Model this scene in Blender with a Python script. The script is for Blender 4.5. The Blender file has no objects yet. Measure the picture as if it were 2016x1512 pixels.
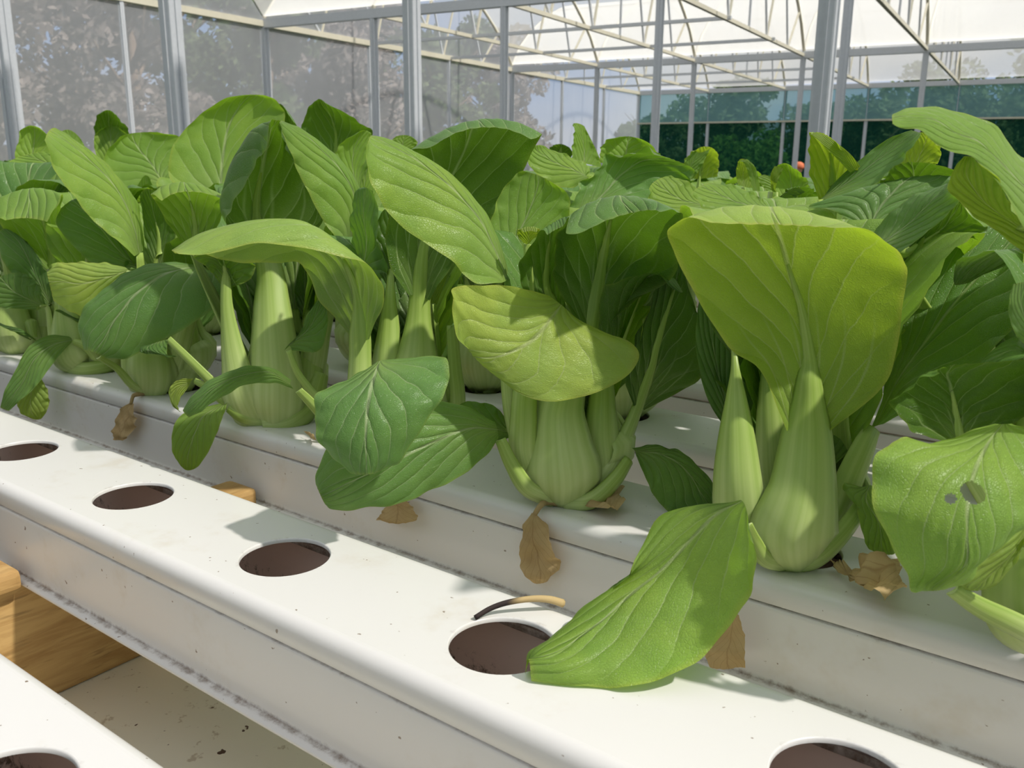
import bpy, bmesh, math, random
from mathutils import Vector as V, Matrix, noise
random.seed(7)
sc = bpy.context.scene
C = sc.collection
R_ = math.radians
# ------------------------------------------------------------------ camera
W, H, FPX = 2016, 1512, 1758.3
TH, RO, YA = 0.243, 0.0078, -0.6427
Fw = V((math.sin(YA)*math.cos(TH), math.cos(YA)*math.cos(TH), -math.sin(TH)))
R0 = Fw.cross(V((0,0,1))).normalized(); U0 = R0.cross(Fw)
Rt = math.cos(RO)*R0 + math.sin(RO)*U0; Up = math.cos(RO)*U0 - math.sin(RO)*R0
Fh = V((Fw.x, Fw.y, 0)).normalized()
S = 0.22            # one bench unit = 0.22 m (the camera is one unit above the channel tops)
G = 1.65            # one greenhouse unit in metres
CAMZ = 1.32
cam = bpy.data.cameras.new('camera'); camo = bpy.data.objects.new('camera', cam); C.objects.link(camo)
m = Matrix((Rt, Up, -Fw)).transposed().to_4x4(); m.translation = V((0,0,CAMZ)); camo.matrix_world = m
cam.sensor_width = 36; cam.lens = FPX/W*36; cam.clip_start = 0.02; cam.clip_end = 500
cam.dof.use_dof = True; cam.dof.focus_distance = 0.56; cam.dof.aperture_fstop = 26
sc.camera = camo
sc.view_settings.view_transform = 'Standard'; sc.view_settings.look = 'None'
sc.view_settings.gamma = 1; sc.view_settings.use_curve_mapping = False; sc.view_settings.exposure = 0.0

def ray(px, py): return Fw + Rt*((px-W/2)/FPX) - Up*((py-H/2)/FPX)
def atD(px, py, D):                  # bench units, at horizontal distance D ahead of the lens
    d = ray(px, py); return V((0,0,1)) + d*(D/d.dot(Fh))
def atY(px, py, y):
    d = ray(px, py); return V((0,0,1)) + d*(y/d.y)
def atZ(px, py, z):
    d = ray(px, py); return V((0,0,1)) + d*((z-1)/d.z)
def BW(p): return V((p.x*S, p.y*S, CAMZ - S + p.z*S))      # bench units -> metres

# ------------------------------------------------------------------ materials
class NT:
    def __init__(s, name):
        s.m = bpy.data.materials.new(name); s.m.use_nodes = True; s.t = s.m.node_tree
        s.t.nodes.clear(); s.out = s.n('ShaderNodeOutputMaterial')
    def n(s, ty, ins=None, **k):
        x = s.t.nodes.new(ty)
        for a, b in k.items(): setattr(x, a, b)
        if ins:
            for a, b in ins.items(): s.put(x.inputs[a], b)
        return x
    def put(s, sock, b):
        if hasattr(b, 'is_output') or isinstance(b, bpy.types.NodeSocket): s.t.links.new(b, sock)
        else: sock.default_value = b
    def math(s, op, a, b=0.0, c=0.0, clamp=False):
        x = s.n('ShaderNodeMath', operation=op, use_clamp=clamp)
        s.put(x.inputs[0], a); s.put(x.inputs[1], b); s.put(x.inputs[2], c); return x.outputs[0]
    def mix(s, f, a, b):
        x = s.n('ShaderNodeMix', data_type='RGBA'); s.put(x.inputs[0], f)
        s.put(x.inputs[6], a); s.put(x.inputs[7], b); return x.outputs[2]
    def ramp(s, f, pts):
        x = s.n('ShaderNodeValToRGB'); e = x.color_ramp.elements
        while len(e) < len(pts): e.new(0.5)
        for i, (p, c) in enumerate(pts): e[i].position = p; e[i].color = c if len(c) == 4 else (*c, 1)
        s.put(x.inputs[0], f); return x.outputs[0]
    def noise(s, vec, scale, detail=3, rough=.5, dist=0.0):
        x = s.n('ShaderNodeTexNoise', {'Scale': scale, 'Detail': detail, 'Roughness': rough, 'Distortion': dist})
        if vec is not None: s.put(x.inputs['Vector'], vec)
        return x.outputs['Fac']
    def sstep(s, v, lo, hi):
        x = s.n('ShaderNodeMapRange', interpolation_type='SMOOTHSTEP'); s.put(x.inputs[0], v)
        x.inputs[1].default_value = lo; x.inputs[2].default_value = hi; return x.outputs[0]
    def done(s, sh): s.t.links.new(sh, s.out.inputs[0]); return s.m
def rgb(r, g, b): return (r, g, b, 1)
def srgb(r, g, b):
    f = lambda c: ((c/255+.055)/1.055)**2.4 if c > 10 else c/255/12.92
    return (f(r), f(g), f(b), 1)

def mat_plain(name, col, rough=.5, spec=.4, metal=0, var=.12, scale=20, bump=0.0):
    k = NT(name); co = k.n('ShaderNodeTexCoord').outputs['Object']
    nz = k.noise(co, scale, 4)
    c = k.mix(nz, tuple(x*(1-var) for x in col[:3])+(1,), tuple(min(1, x*(1+var)) for x in col[:3])+(1,))
    p = k.n('ShaderNodeBsdfPrincipled', {'Base Color': c, 'Roughness': rough, 'Metallic': metal, 'Specular IOR Level': spec})
    if bump:
        b = k.n('ShaderNodeBump', {'Strength': bump, 'Height': nz}); k.put(p.inputs['Normal'], b.outputs[0])
    return k.done(p.outputs[0])

def mat_leaf(name, top, under, trans, vein, tw=.42, gloss=.42, edge=.5, patchy=.5):
    k = NT(name); tc = k.n('ShaderNodeTexCoord'); uv = tc.outputs['UV']; ob = tc.outputs['Object']
    xyz = k.n('ShaderNodeSeparateXYZ', {'Vector': uv}); u = xyz.outputs[0]; t = xyz.outputs[1]
    warp = k.noise(uv, 4.5, 2); w = k.math('MULTIPLY', k.math('SUBTRACT', warp, .5), .22)
    s = k.math('MULTIPLY_ADD', u, 2.0, -1.0); a = k.math('ABSOLUTE', s)
    # midrib tapers from base to tip
    mw = k.math('MULTIPLY_ADD', t, -.036, .052)
    mid = k.math('SUBTRACT', 1.0, k.math('DIVIDE', a, mw), clamp=True)
    mid = k.math('POWER', mid, .6)
    # side veins leaving the midrib towards the margin
    sgn = k.math('MULTIPLY', k.math('GREATER_THAN', s, 0.0), .43)
    ap = k.math('POWER', a, .78)
    q = k.math('ADD', k.math('SUBTRACT', k.math('MULTIPLY', t, 4.6), k.math('MULTIPLY', ap, 3.7)), k.math('ADD', sgn, k.math('MULTIPLY', w, 2.6)))
    fr = k.math('ABSOLUTE', k.math('SUBTRACT', k.math('FRACT', q), .5))
    wd = k.math('MULTIPLY_ADD', a, -.035, .060)
    side = k.math('SUBTRACT', 1.0, k.math('DIVIDE', fr, wd), clamp=True)
    side = k.math('MULTIPLY', side, k.sstep(a, 1.02, .55))
    quilt = k.math('POWER', k.math('SUBTRACT', 1.0, k.math('MULTIPLY', fr, 2.0)), 2.0)
    # fine net
    mp = k.n('ShaderNodeMapping', {'Vector': uv, 'Scale': (14, 18, 1)})
    nv = k.n('ShaderNodeTexNoise', {'Scale': 6.0, 'Detail': 1.0}); k.put(nv.inputs['Vector'], uv)
    addv = k.n('ShaderNodeVectorMath', operation='ADD'); k.put(addv.inputs[0], mp.outputs[0]); k.put(addv.inputs[1], nv.outputs['Color'])
    vo = k.n('ShaderNodeTexVoronoi', feature='DISTANCE_TO_EDGE'); k.put(vo.inputs['Vector'], addv.outputs[0])
    net = k.math('SUBTRACT', 1.0, k.math('MULTIPLY', vo.outputs['Distance'], 9.0), clamp=True)
    fan = k.math('SUBTRACT', 1.0, k.math('DIVIDE', k.math('ABSOLUTE', k.math('SUBTRACT', k.math('FRACT', k.math('MULTIPLY_ADD', a, 3.3, w)), .5)), .085), clamp=True)
    fan = k.math('MULTIPLY', fan, k.math('MULTIPLY', k.math('SUBTRACT', 1.0, k.sstep(t, .18, .55)), k.n('ShaderNodeNewGeometry').outputs['Backfacing']))
    side = k.math('MAXIMUM', side, fan)
    vall = k.math('MAXIMUM', mid, k.math('MAXIMUM', k.math('MULTIPLY', side, .75), k.math('MULTIPLY', net, .10)))
    rnd = k.n('ShaderNodeObjectInfo').outputs['Random']
    at = k.n('ShaderNodeAttribute', attribute_name='edge').outputs['Fac']
    big = k.noise(ob, 28, 3); bl = k.math('MULTIPLY', k.sstep(big, .38, .68), patchy)
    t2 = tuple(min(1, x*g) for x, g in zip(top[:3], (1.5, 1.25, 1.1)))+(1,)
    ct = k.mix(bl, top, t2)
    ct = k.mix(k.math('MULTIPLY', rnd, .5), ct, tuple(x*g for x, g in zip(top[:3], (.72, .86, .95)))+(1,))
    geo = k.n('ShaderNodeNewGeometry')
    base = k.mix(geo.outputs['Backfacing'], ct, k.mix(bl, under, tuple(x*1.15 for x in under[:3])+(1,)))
    ey = k.math('MULTIPLY', k.sstep(k.math('ADD', at, k.math('MULTIPLY', w, .5)), .93, 1.03), edge)
    base = k.mix(ey, base, rgb(.46, .50, .08))
    root = k.math('MULTIPLY', k.math('SUBTRACT', 1.0, k.sstep(t, .0, .42)), k.math('SUBTRACT', 1.0, k.sstep(a, .1, 1.1)))
    base = k.mix(k.math('MULTIPLY', root, .75), base, rgb(.34,.47,.14))
    base = k.mix(k.math('MULTIPLY', vall, .9), base, vein)
    tr = k.mix(k.math('MULTIPLY', vall, .55), k.mix(bl, trans, tuple(x*1.2 for x in trans[:3])+(1,)), tuple(x*.75 for x in vein[:3])+(1,))
    tr = k.mix(k.math('MULTIPLY', ey, .8), tr, rgb(.62, .66, .10))
    hgt = k.math('ADD', k.math('MULTIPLY', quilt, -.55), k.math('ADD', k.math('MULTIPLY', mid, -.3), k.math('MULTIPLY', net, -.055)))
    hgt = k.math('ADD', hgt, k.math('MULTIPLY', k.noise(uv, 16, 2), .13))
    hgt = k.math('MULTIPLY', hgt, k.math('MULTIPLY_ADD', geo.outputs['Backfacing'], -2.0, 1.0))
    b = k.n('ShaderNodeBump', {'Strength': .8, 'Distance': .0030, 'Height': hgt})
    fine = k.math('MULTIPLY_ADD', k.noise(ob, 600, 2), .08, gloss-.02)
    p = k.n('ShaderNodeBsdfPrincipled', {'Base Color': base, 'Roughness': fine, 'Specular IOR Level': .42, 'Normal': b.outputs[0]})
    tl = k.n('ShaderNodeBsdfTranslucent', {'Color': tr, 'Normal': b.outputs[0]})
    mx = k.n('ShaderNodeMixShader', {0: tw}); k.put(mx.inputs[1], p.outputs[0]); k.put(mx.inputs[2], tl.outputs[0])
    return k.done(mx.outputs[0])

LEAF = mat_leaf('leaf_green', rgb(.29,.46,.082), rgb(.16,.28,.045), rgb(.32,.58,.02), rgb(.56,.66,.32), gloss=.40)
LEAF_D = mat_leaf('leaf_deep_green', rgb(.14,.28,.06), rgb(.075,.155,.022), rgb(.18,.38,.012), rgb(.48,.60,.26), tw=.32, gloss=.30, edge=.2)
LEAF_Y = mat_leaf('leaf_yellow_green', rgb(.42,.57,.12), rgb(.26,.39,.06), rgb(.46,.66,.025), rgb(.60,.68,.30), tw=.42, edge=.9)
LEAF_B = mat_leaf('leaf_blue_green_shaded', rgb(.17,.32,.08), rgb(.14,.25,.05), rgb(.24,.48,.025), rgb(.50,.60,.32), tw=.34, gloss=.38, edge=.3)  # blue-green, with canopy shade painted into the darker top colour

def mat_stalk():
    k = NT('stalk_pale_green'); tc = k.n('ShaderNodeTexCoord'); uv = tc.outputs['UV']
    x = k.n('ShaderNodeSeparateXYZ', {'Vector': uv}); u, t = x.outputs[0], x.outputs[1]
    mp = k.n('ShaderNodeMapping', {'Vector': uv, 'Scale': (3.6, .22, 1)})
    st = k.noise(mp.outputs[0], 2.0, 2, .5)
    lo = k.mix(k.sstep(st, .3, .7), rgb(.46,.58,.20), rgb(.60,.70,.31))
    hi = k.mix(k.sstep(st, .3, .7), rgb(.29,.42,.08), rgb(.40,.52,.14))
    c = k.mix(k.sstep(t, .10, .60), lo, hi)
    mp2 = k.n('ShaderNodeMapping', {'Vector': uv, 'Scale': (60, 3, 1)})
    b = k.n('ShaderNodeBump', {'Strength': .05, 'Distance': .001, 'Height': k.noise(mp2.outputs[0], 2, 2)})
    p = k.n('ShaderNodeBsdfPrincipled', {'Base Color': c, 'Roughness': .38, 'Specular IOR Level': .4, 'Normal': b.outputs[0],
        'Subsurface Weight': .12, 'Subsurface Radius': (.8, 1.0, .3), 'Subsurface Scale': .006})
    return k.done(p.outputs[0])
STALK = mat_stalk()

def mat_dry():
    k = NT('withered_leaf_tan'); tc = k.n('ShaderNodeTexCoord'); uv = tc.outputs['UV']; ob = tc.outputs['Object']
    x = k.n('ShaderNodeSeparateXYZ', {'Vector': uv}); a = k.math('ABSOLUTE', k.math('MULTIPLY_ADD', x.outputs[0], 2., -1.))
    q = k.math('SUBTRACT', k.math('MULTIPLY', x.outputs[1], 6.), k.math('MULTIPLY', a, 3.))
    fr = k.math('ABSOLUTE', k.math('SUBTRACT', k.math('FRACT', q), .5))
    v = k.math('MAXIMUM', k.math('SUBTRACT', 1., k.math('DIVIDE', fr, .06), clamp=True), k.math('SUBTRACT', 1., k.math('DIVIDE', a, .06), clamp=True))
    c = k.mix(k.noise(ob, 60, 4), rgb(.44,.29,.13), rgb(.70,.55,.31))
    c = k.mix(k.math('MULTIPLY', v, .5), c, rgb(.24,.12,.045))
    b = k.n('ShaderNodeBump', {'Strength': .6, 'Distance': .002, 'Height': k.noise(ob, 160, 4)})
    p = k.n('ShaderNodeBsdfPrincipled', {'Base Color': c, 'Roughness': .8, 'Specular IOR Level': .15, 'Normal': b.outputs[0]})
    tl = k.n('ShaderNodeBsdfTranslucent', {'Color': rgb(.6,.42,.18)})
    mx = k.n('ShaderNodeMixShader', {0: .3}); k.put(mx.inputs[1], p.outputs[0]); k.put(mx.inputs[2], tl.outputs[0])
    return k.done(mx.outputs[0])
DRY = mat_dry()

def mat_pvc(name, dirt=1.0, base=(.80,.775,.76)):
    k = NT(name); ob = k.n('ShaderNodeTexCoord').outputs['Object']
    at = k.n('ShaderNodeAttribute', attribute_name='grime').outputs['Fac']
    c = k.mix(k.noise(ob, 9, 3), (*base, 1), (base[0]*.97, base[1]*.975, base[2]*.98, 1))
    smear = k.math('MULTIPLY', k.sstep(k.noise(ob, 14, 5, .65), .56, .74), .30*dirt)
    c = k.mix(smear, c, rgb(.58,.48,.34))
    spk = k.math('MULTIPLY', k.sstep(k.noise(ob, 210, 2), .74, .77), .8*dirt)
    c = k.mix(spk, c, rgb(.22,.15,.10))
    gr = k.math('MULTIPLY', k.sstep(k.math('ADD', at, k.math('MULTIPLY', k.noise(ob, 120, 5, .7), .9)), .78, 1.25), .9)
    c = k.mix(gr, c, rgb(.17,.11,.07))
    p = k.n('ShaderNodeBsdfPrincipled', {'Base Color': c, 'Roughness': .27, 'Specular IOR Level': .5})
    return k.done(p.outputs[0])
PVC = mat_pvc('white_channel_plastic'); PVC_OLD = mat_pvc('white_channel_plastic_stained', 1.8)
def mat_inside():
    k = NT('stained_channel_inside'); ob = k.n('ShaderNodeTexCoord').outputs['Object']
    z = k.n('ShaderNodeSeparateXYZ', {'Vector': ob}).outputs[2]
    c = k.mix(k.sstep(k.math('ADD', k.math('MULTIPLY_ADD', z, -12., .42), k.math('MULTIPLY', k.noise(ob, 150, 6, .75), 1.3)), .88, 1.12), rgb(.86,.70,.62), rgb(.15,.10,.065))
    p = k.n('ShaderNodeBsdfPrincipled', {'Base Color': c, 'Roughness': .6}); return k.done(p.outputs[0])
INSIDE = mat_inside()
def mat_sheet():
    k = NT('speckled_white_sheet'); ob = k.n('ShaderNodeTexCoord').outputs['Object']
    c = k.mix(k.noise(ob, 7, 4), rgb(.80,.77,.65), rgb(.88,.86,.76))
    c = k.mix(k.math('MULTIPLY', k.sstep(k.noise(ob, 55, 4, .7), .60, .68), .55), c, rgb(.38,.30,.20))
    c = k.mix(k.sstep(k.noise(ob, 105, 2, .5), .70, .735), c, rgb(.10,.06,.045))
    p = k.n('ShaderNodeBsdfPrincipled', {'Base Color': c, 'Roughness': .6}); return k.done(p.outputs[0])
SHEET = mat_sheet()
def mat_wood(name, a, b, scl=(1, .12, 1)):
    k = NT(name); ob = k.n('ShaderNodeTexCoord').outputs['Object']
    mp = k.n('ShaderNodeMapping', {'Vector': ob, 'Scale': scl})
    g = k.noise(mp.outputs[0], 70, 5, .6, 1.2)
    c = k.mix(k.sstep(g, .35, .7), a, b)
    c = k.mix(k.math('MULTIPLY', k.sstep(k.noise(mp.outputs[0], 160, 3), .6, .7), .5), c, tuple(x*.45 for x in a[:3])+(1,))
    bp = k.n('ShaderNodeBump', {'Strength': .25, 'Distance': .001, 'Height': g})
    p = k.n('ShaderNodeBsdfPrincipled', {'Base Color': c, 'Roughness': .6, 'Normal': bp.outputs[0]}); return k.done(p.outputs[0])
WOOD = mat_wood('pine_wood', rgb(.42,.24,.08), rgb(.62,.40,.16))
GALV = mat_plain('galvanised_steel', srgb(208,211,216), .40, .5, .12, .08, 40)
CREAM = mat_plain('cream_painted_steel', srgb(214,208,188), .5, .4, 0, .06, 12)
def mat_film(name, tcol, dcol, ft, fl):
    # ft: share passed straight through, fl: share of the rest scattered onwards
    k = NT(name); ob = k.n('ShaderNodeTexCoord').outputs['Object']
    mp = k.n('ShaderNodeMapping', {'Vector': ob, 'Scale': (1, 1, .25)})
    nz = k.noise(mp.outputs[0], 1.3, 4, .6)
    tr = k.n('ShaderNodeBsdfTransparent', {'Color': tcol})
    tl = k.n('ShaderNodeBsdfTranslucent', {'Color': dcol}); df = k.n('ShaderNodeBsdfDiffuse', {'Color': dcol})
    m1 = k.n('ShaderNodeMixShader', {0: fl}); k.put(m1.inputs[1], df.outputs[0]); k.put(m1.inputs[2], tl.outputs[0])
    m2 = k.n('ShaderNodeMixShader'); k.put(m2.inputs[0], k.math('ADD', ft-.08, k.math('MULTIPLY', nz, .16)))
    k.put(m2.inputs[1], m1.outputs[0]); k.put(m2.inputs[2], tr.outputs[0])
    return k.done(m2.outputs[0])
FILM_ROOF = mat_film('roof_film', rgb(.97,.97,.96), rgb(.92,.91,.88), .31, .20)
FILM_WALL = mat_film('wall_film', rgb(.93,.94,.97), rgb(.90,.91,.95), .48, .6)
CURTAIN = mat_film('teal_curtain_film', rgb(.58,.76,.77), rgb(.30,.52,.54), .42, .5)
NET = mat_film('green_net', rgb(.25,.42,.36), rgb(.012,.07,.05), .34, .4)

# ------------------------------------------------------------------ object helpers
def link(name, me, mat, parent=None, smooth=True):
    o = bpy.data.objects.new(name, me); C.objects.link(o)
    if mat is not None: me.materials.append(mat)
    if smooth:
        for p in me.polygons: p.use_smooth = True
    if parent: o.parent = parent
    return o
def tag(o, label=None, cat=None, group=None, kind=None):
    if label: o['label'] = label
    if cat: o['category'] = cat
    if group: o['group'] = group
    if kind: o['kind'] = kind
    return o
def empty(name, loc, label=None, cat=None, group=None):
    o = bpy.data.objects.new(name, None); C.objects.link(o); o.location = loc; o.empty_display_size = .05
    return tag(o, label, cat, group)
class MB:
    def __init__(s): s.bm = bmesh.new()
    def box(s, a, b, M=None):
        x0, y0, z0 = a; x1, y1, z1 = b
        v = [s.bm.verts.new(V(c) if M is None else M @ V(c)) for c in
             ((x0,y0,z0),(x1,y0,z0),(x1,y1,z0),(x0,y1,z0),(x0,y0,z1),(x1,y0,z1),(x1,y1,z1),(x0,y1,z1))]
        for f in ((3,2,1,0),(4,5,6,7),(0,1,5,4),(1,2,6,5),(2,3,7,6),(3,0,4,7)): s.bm.faces.new([v[i] for i in f])
        return s
    def bar(s, p, q, w, h=None, up=V((0,0,1))):
        h = h or w; d = (q-p).normalized(); a = d.cross(up)
        if a.length < 1e-3: a = d.cross(V((1,0,0)))
        a.normalize(); b = a.cross(d)
        M = Matrix((a, d, b)).transposed().to_4x4(); M.translation = p
        return s.box((-w/2, 0, -h/2), (w/2, (q-p).length, h/2), M)
    def tube(s, pts, r, n=8):
        rings = []
        for i, p in enumerate(pts):
            d = (pts[min(i+1, len(pts)-1)] - pts[max(i-1, 0)]).normalized()
            a = d.cross(V((0,0,1)));  a = a if a.length > 1e-3 else d.cross(V((1,0,0))); a.normalize(); b = a.cross(d)
            rr = r[i] if isinstance(r, (list, tuple)) else r
            rings.append([s.bm.verts.new(p + a*rr*math.cos(2*math.pi*j/n) + b*rr*math.sin(2*math.pi*j/n)) for j in range(n)])
        for A, B in zip(rings, rings[1:]):
            for j in range(n): s.bm.faces.new((A[j], A[(j+1)%n], B[(j+1)%n], B[j]))
        s.bm.faces.new(rings[0][::-1]); s.bm.faces.new(rings[-1]); return s
    def build(s, name, mat, parent=None, smooth=False, bevel=0):
        if bevel: bmesh.ops.bevel(s.bm, geom=s.bm.edges[:], offset=bevel, segments=2, affect='EDGES', profile=.6)
        bmesh.ops.recalc_face_normals(s.bm, faces=s.bm.faces[:])
        me = bpy.data.meshes.new(name); s.bm.to_mesh(me); s.bm.free()
        return link(name, me, mat, parent, smooth)

def crom(P, t):                       # Catmull-Rom through list of Vectors, t in 0..len-1
    i = min(int(t), len(P)-2); f = t-i
    p1, p2 = P[i], P[i+1]
    p0 = P[i-1] if i > 0 else p1*2-p2
    p3 = P[i+2] if i+2 < len(P) else p2*2-p1
    return .5*((2*p1) + (p2-p0)*f + (2*p0-5*p1+4*p2-p3)*f*f + (3*p1-p0-3*p2+p3)*f**3)

# ------------------------------------------------------------------ leaves
def make_blade(name, stations, mat, parent, org, nt=40, ns=20, up_hint=None, ripple=.006, holes=(), seed=0, label=None, wither=0):
    """stations: rows of k points (bench units) from leaf base to tip. up_hint(P, N)->True when N is the upper side."""
    rnd = random.Random(seed); n = len(stations); k = len(stations[0])
    cols = [[V(st[j]) for st in stations] for j in range(k)]
    mid = cols[k//2]
    # resample by a blend of index and arc length so that veins spread evenly
    dense = [crom(mid, (n-1)*i/200) for i in range(201)]
    L = [0]
    for a, b in zip(dense, dense[1:]): L.append(L[-1] + (b-a).length)
    tot = L[-1] or 1
    grid = []; ts = []; ph = rnd.random()*9
    for i in range(nt+1):
        tt = (n-1)*i/nt; ts.append(L[min(200, int(200*i/nt))]/tot)
        row = [crom(c, tt) for c in cols]; out = []
        for j in range(ns+1):
            s = -1+2*j/ns
            if k == 3: p = row[0]*(s*(s-1)/2) + row[1]*(1-s*s) + row[2]*(s*(s+1)/2)
            else: p = crom(row, (s+1)/2*(k-1))
            out.append(p)
        grid.append(out)
    # normals for ripple
    c = (grid[nt//2+1][ns//2+1]-grid[nt//2-1][ns//2+1]); d = (grid[nt//2][ns//2+2]-grid[nt//2][ns//2-2])
    N = d.cross(c)
    flip = (up_hint is not None and not up_hint(grid[nt//2][ns//2], N))
    if flip: grid = [r[::-1] for r in grid]
    bm = bmesh.new(); uvl = bm.loops.layers.uv.new('UVMap'); el = bm.verts.layers.float.new('edge')
    vs = []
    for i in range(nt+1):
        row = []
        for j in range(ns+1):
            p = grid[i][j]; s = -1+2*j/ns; t = i/nt
            du = grid[i][min(j+1, ns)]-grid[i][max(j-1, 0)]; dv = grid[min(i+1, nt)][j]-grid[max(i-1, 0)][j]
            nn = du.cross(dv); nn = nn.normalized() if nn.length > 1e-9 else V((0,0,1))
            amp = ripple*abs(s)**3*min(1, t*4)*(1 if t < .9 else (1-t)*10*.7+.3)
            sd = 1 if s > 0 else -1
            off = amp*(math.sin(ts[i]*21+ph*sd+sd) + .6*math.sin(ts[i]*43+ph*2))
            # quilting between side veins
            fr = (ts[i]*4.6 - 3.7*abs(s)**.78 + (.43 if s > 0 else 0)) % 1
            off += .0028*math.sin(math.pi*fr)**1.5*(1-abs(s)**4)*min(1, t*3)
            w_ = max((row_w := (grid[i][ns]-grid[i][0]).length), 1e-4)
            off *= min(1, row_w/.12)
            off += .008*noise.noise(p*6+V((seed, 0, 0)))*abs(s)*min(1, row_w/.2)
            if wither: off += wither*noise.noise(p*16+V((seed, 3, 0))) + wither*.6*noise.noise(p*34)
            v = bm.verts.new((p + nn*off - org)*S)
            e = max(abs(s), (t-.0)**2 if t > .8 else 0); v[el] = e; row.append(v)
        vs.append(row)
    for i in range(nt):
        for j in range(ns):
            q = (vs[i][j], vs[i][j+1], vs[i+1][j+1], vs[i+1][j])
            cc = sum((x.co for x in q), V())/4/S + org
            if any((cc-h).length < r for h, r in holes): continue
            f = bm.faces.new(q)
            for lp, (a, b) in zip(f.loops, ((j, i), (j+1, i), (j+1, i+1), (j, i+1))): lp[uvl].uv = (a/ns, ts[b])
    me = bpy.data.meshes.new(name); bm.to_mesh(me); bm.free()
    o = link(name, me, mat, parent)
    if label: o['label'] = label
    return o, [crom(mid, (n-1)*i/12) for i in range(13)], (-1 if flip else 1)

def make_stalk(name, pts, mat, parent, org, rows=26, curl=.55, seed=0):
    """pts: (P, half_width, outward normal, thickness factor) from foot to neck"""
    Ps = [p[0] for p in pts]; hs = [V((p[1], p[3], 0)) for p in pts]; ns_ = [p[2] for p in pts]
    bm = bmesh.new(); uvl = bm.loops.layers.uv.new('UVMap'); rings = []; NO, NI = 14, 8
    for i in range(rows+1):
        t = (len(pts)-1)*i/rows; p = crom(Ps, t); h = crom(hs, t); hw = max(h.x, .0015); th = max(h.y, .1)
        n = crom(ns_, t).normalized()
        d = (crom(Ps, min(t+.05, len(pts)-1)) - crom(Ps, max(t-.05, 0))).normalized()
        w = d.cross(n); w = w.normalized() if w.length > 1e-4 else Rt.copy(); n = w.cross(d).normalized()
        ring = []
        for j in range(NO+1):
            f = -1+2*j/NO; rib = .016*math.cos(f*6+seed)*(1-f*f)
            ring.append((p + w*hw*f + n*hw*((curl*(1-f*f)) + rib), j/NO))
        for j in range(1, NI):
            f = 1-2*j/NI
            ring.append((p + w*hw*f*.96 + n*hw*(curl*(1-f*f) - th*(1-f*f)**.5), f*.5+.5))
        rings.append([(bm.verts.new((q-org)*S), u) for q, u in ring])
    m_ = len(rings[0])
    for i in range(rows):
        for j in range(m_):
            a, b, c, d = rings[i][j], rings[i][(j+1)%m_], rings[i+1][(j+1)%m_], rings[i+1][j]
            f = bm.faces.new((a[0], b[0], c[0], d[0]))
            for lp, (x, r) in zip(f.loops, ((a, i), (b, i), (c, i+1), (d, i+1))): lp[uvl].uv = (x[1], r/rows)
    bm.faces.new([x[0] for x in rings[0]]); bm.faces.new([x[0] for x in rings[-1]])
    bmesh.ops.recalc_face_normals(bm, faces=bm.faces[:])
    me = bpy.data.meshes.new(name); bm.to_mesh(me); bm.free()
    return link(name, me, mat, parent)

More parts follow.
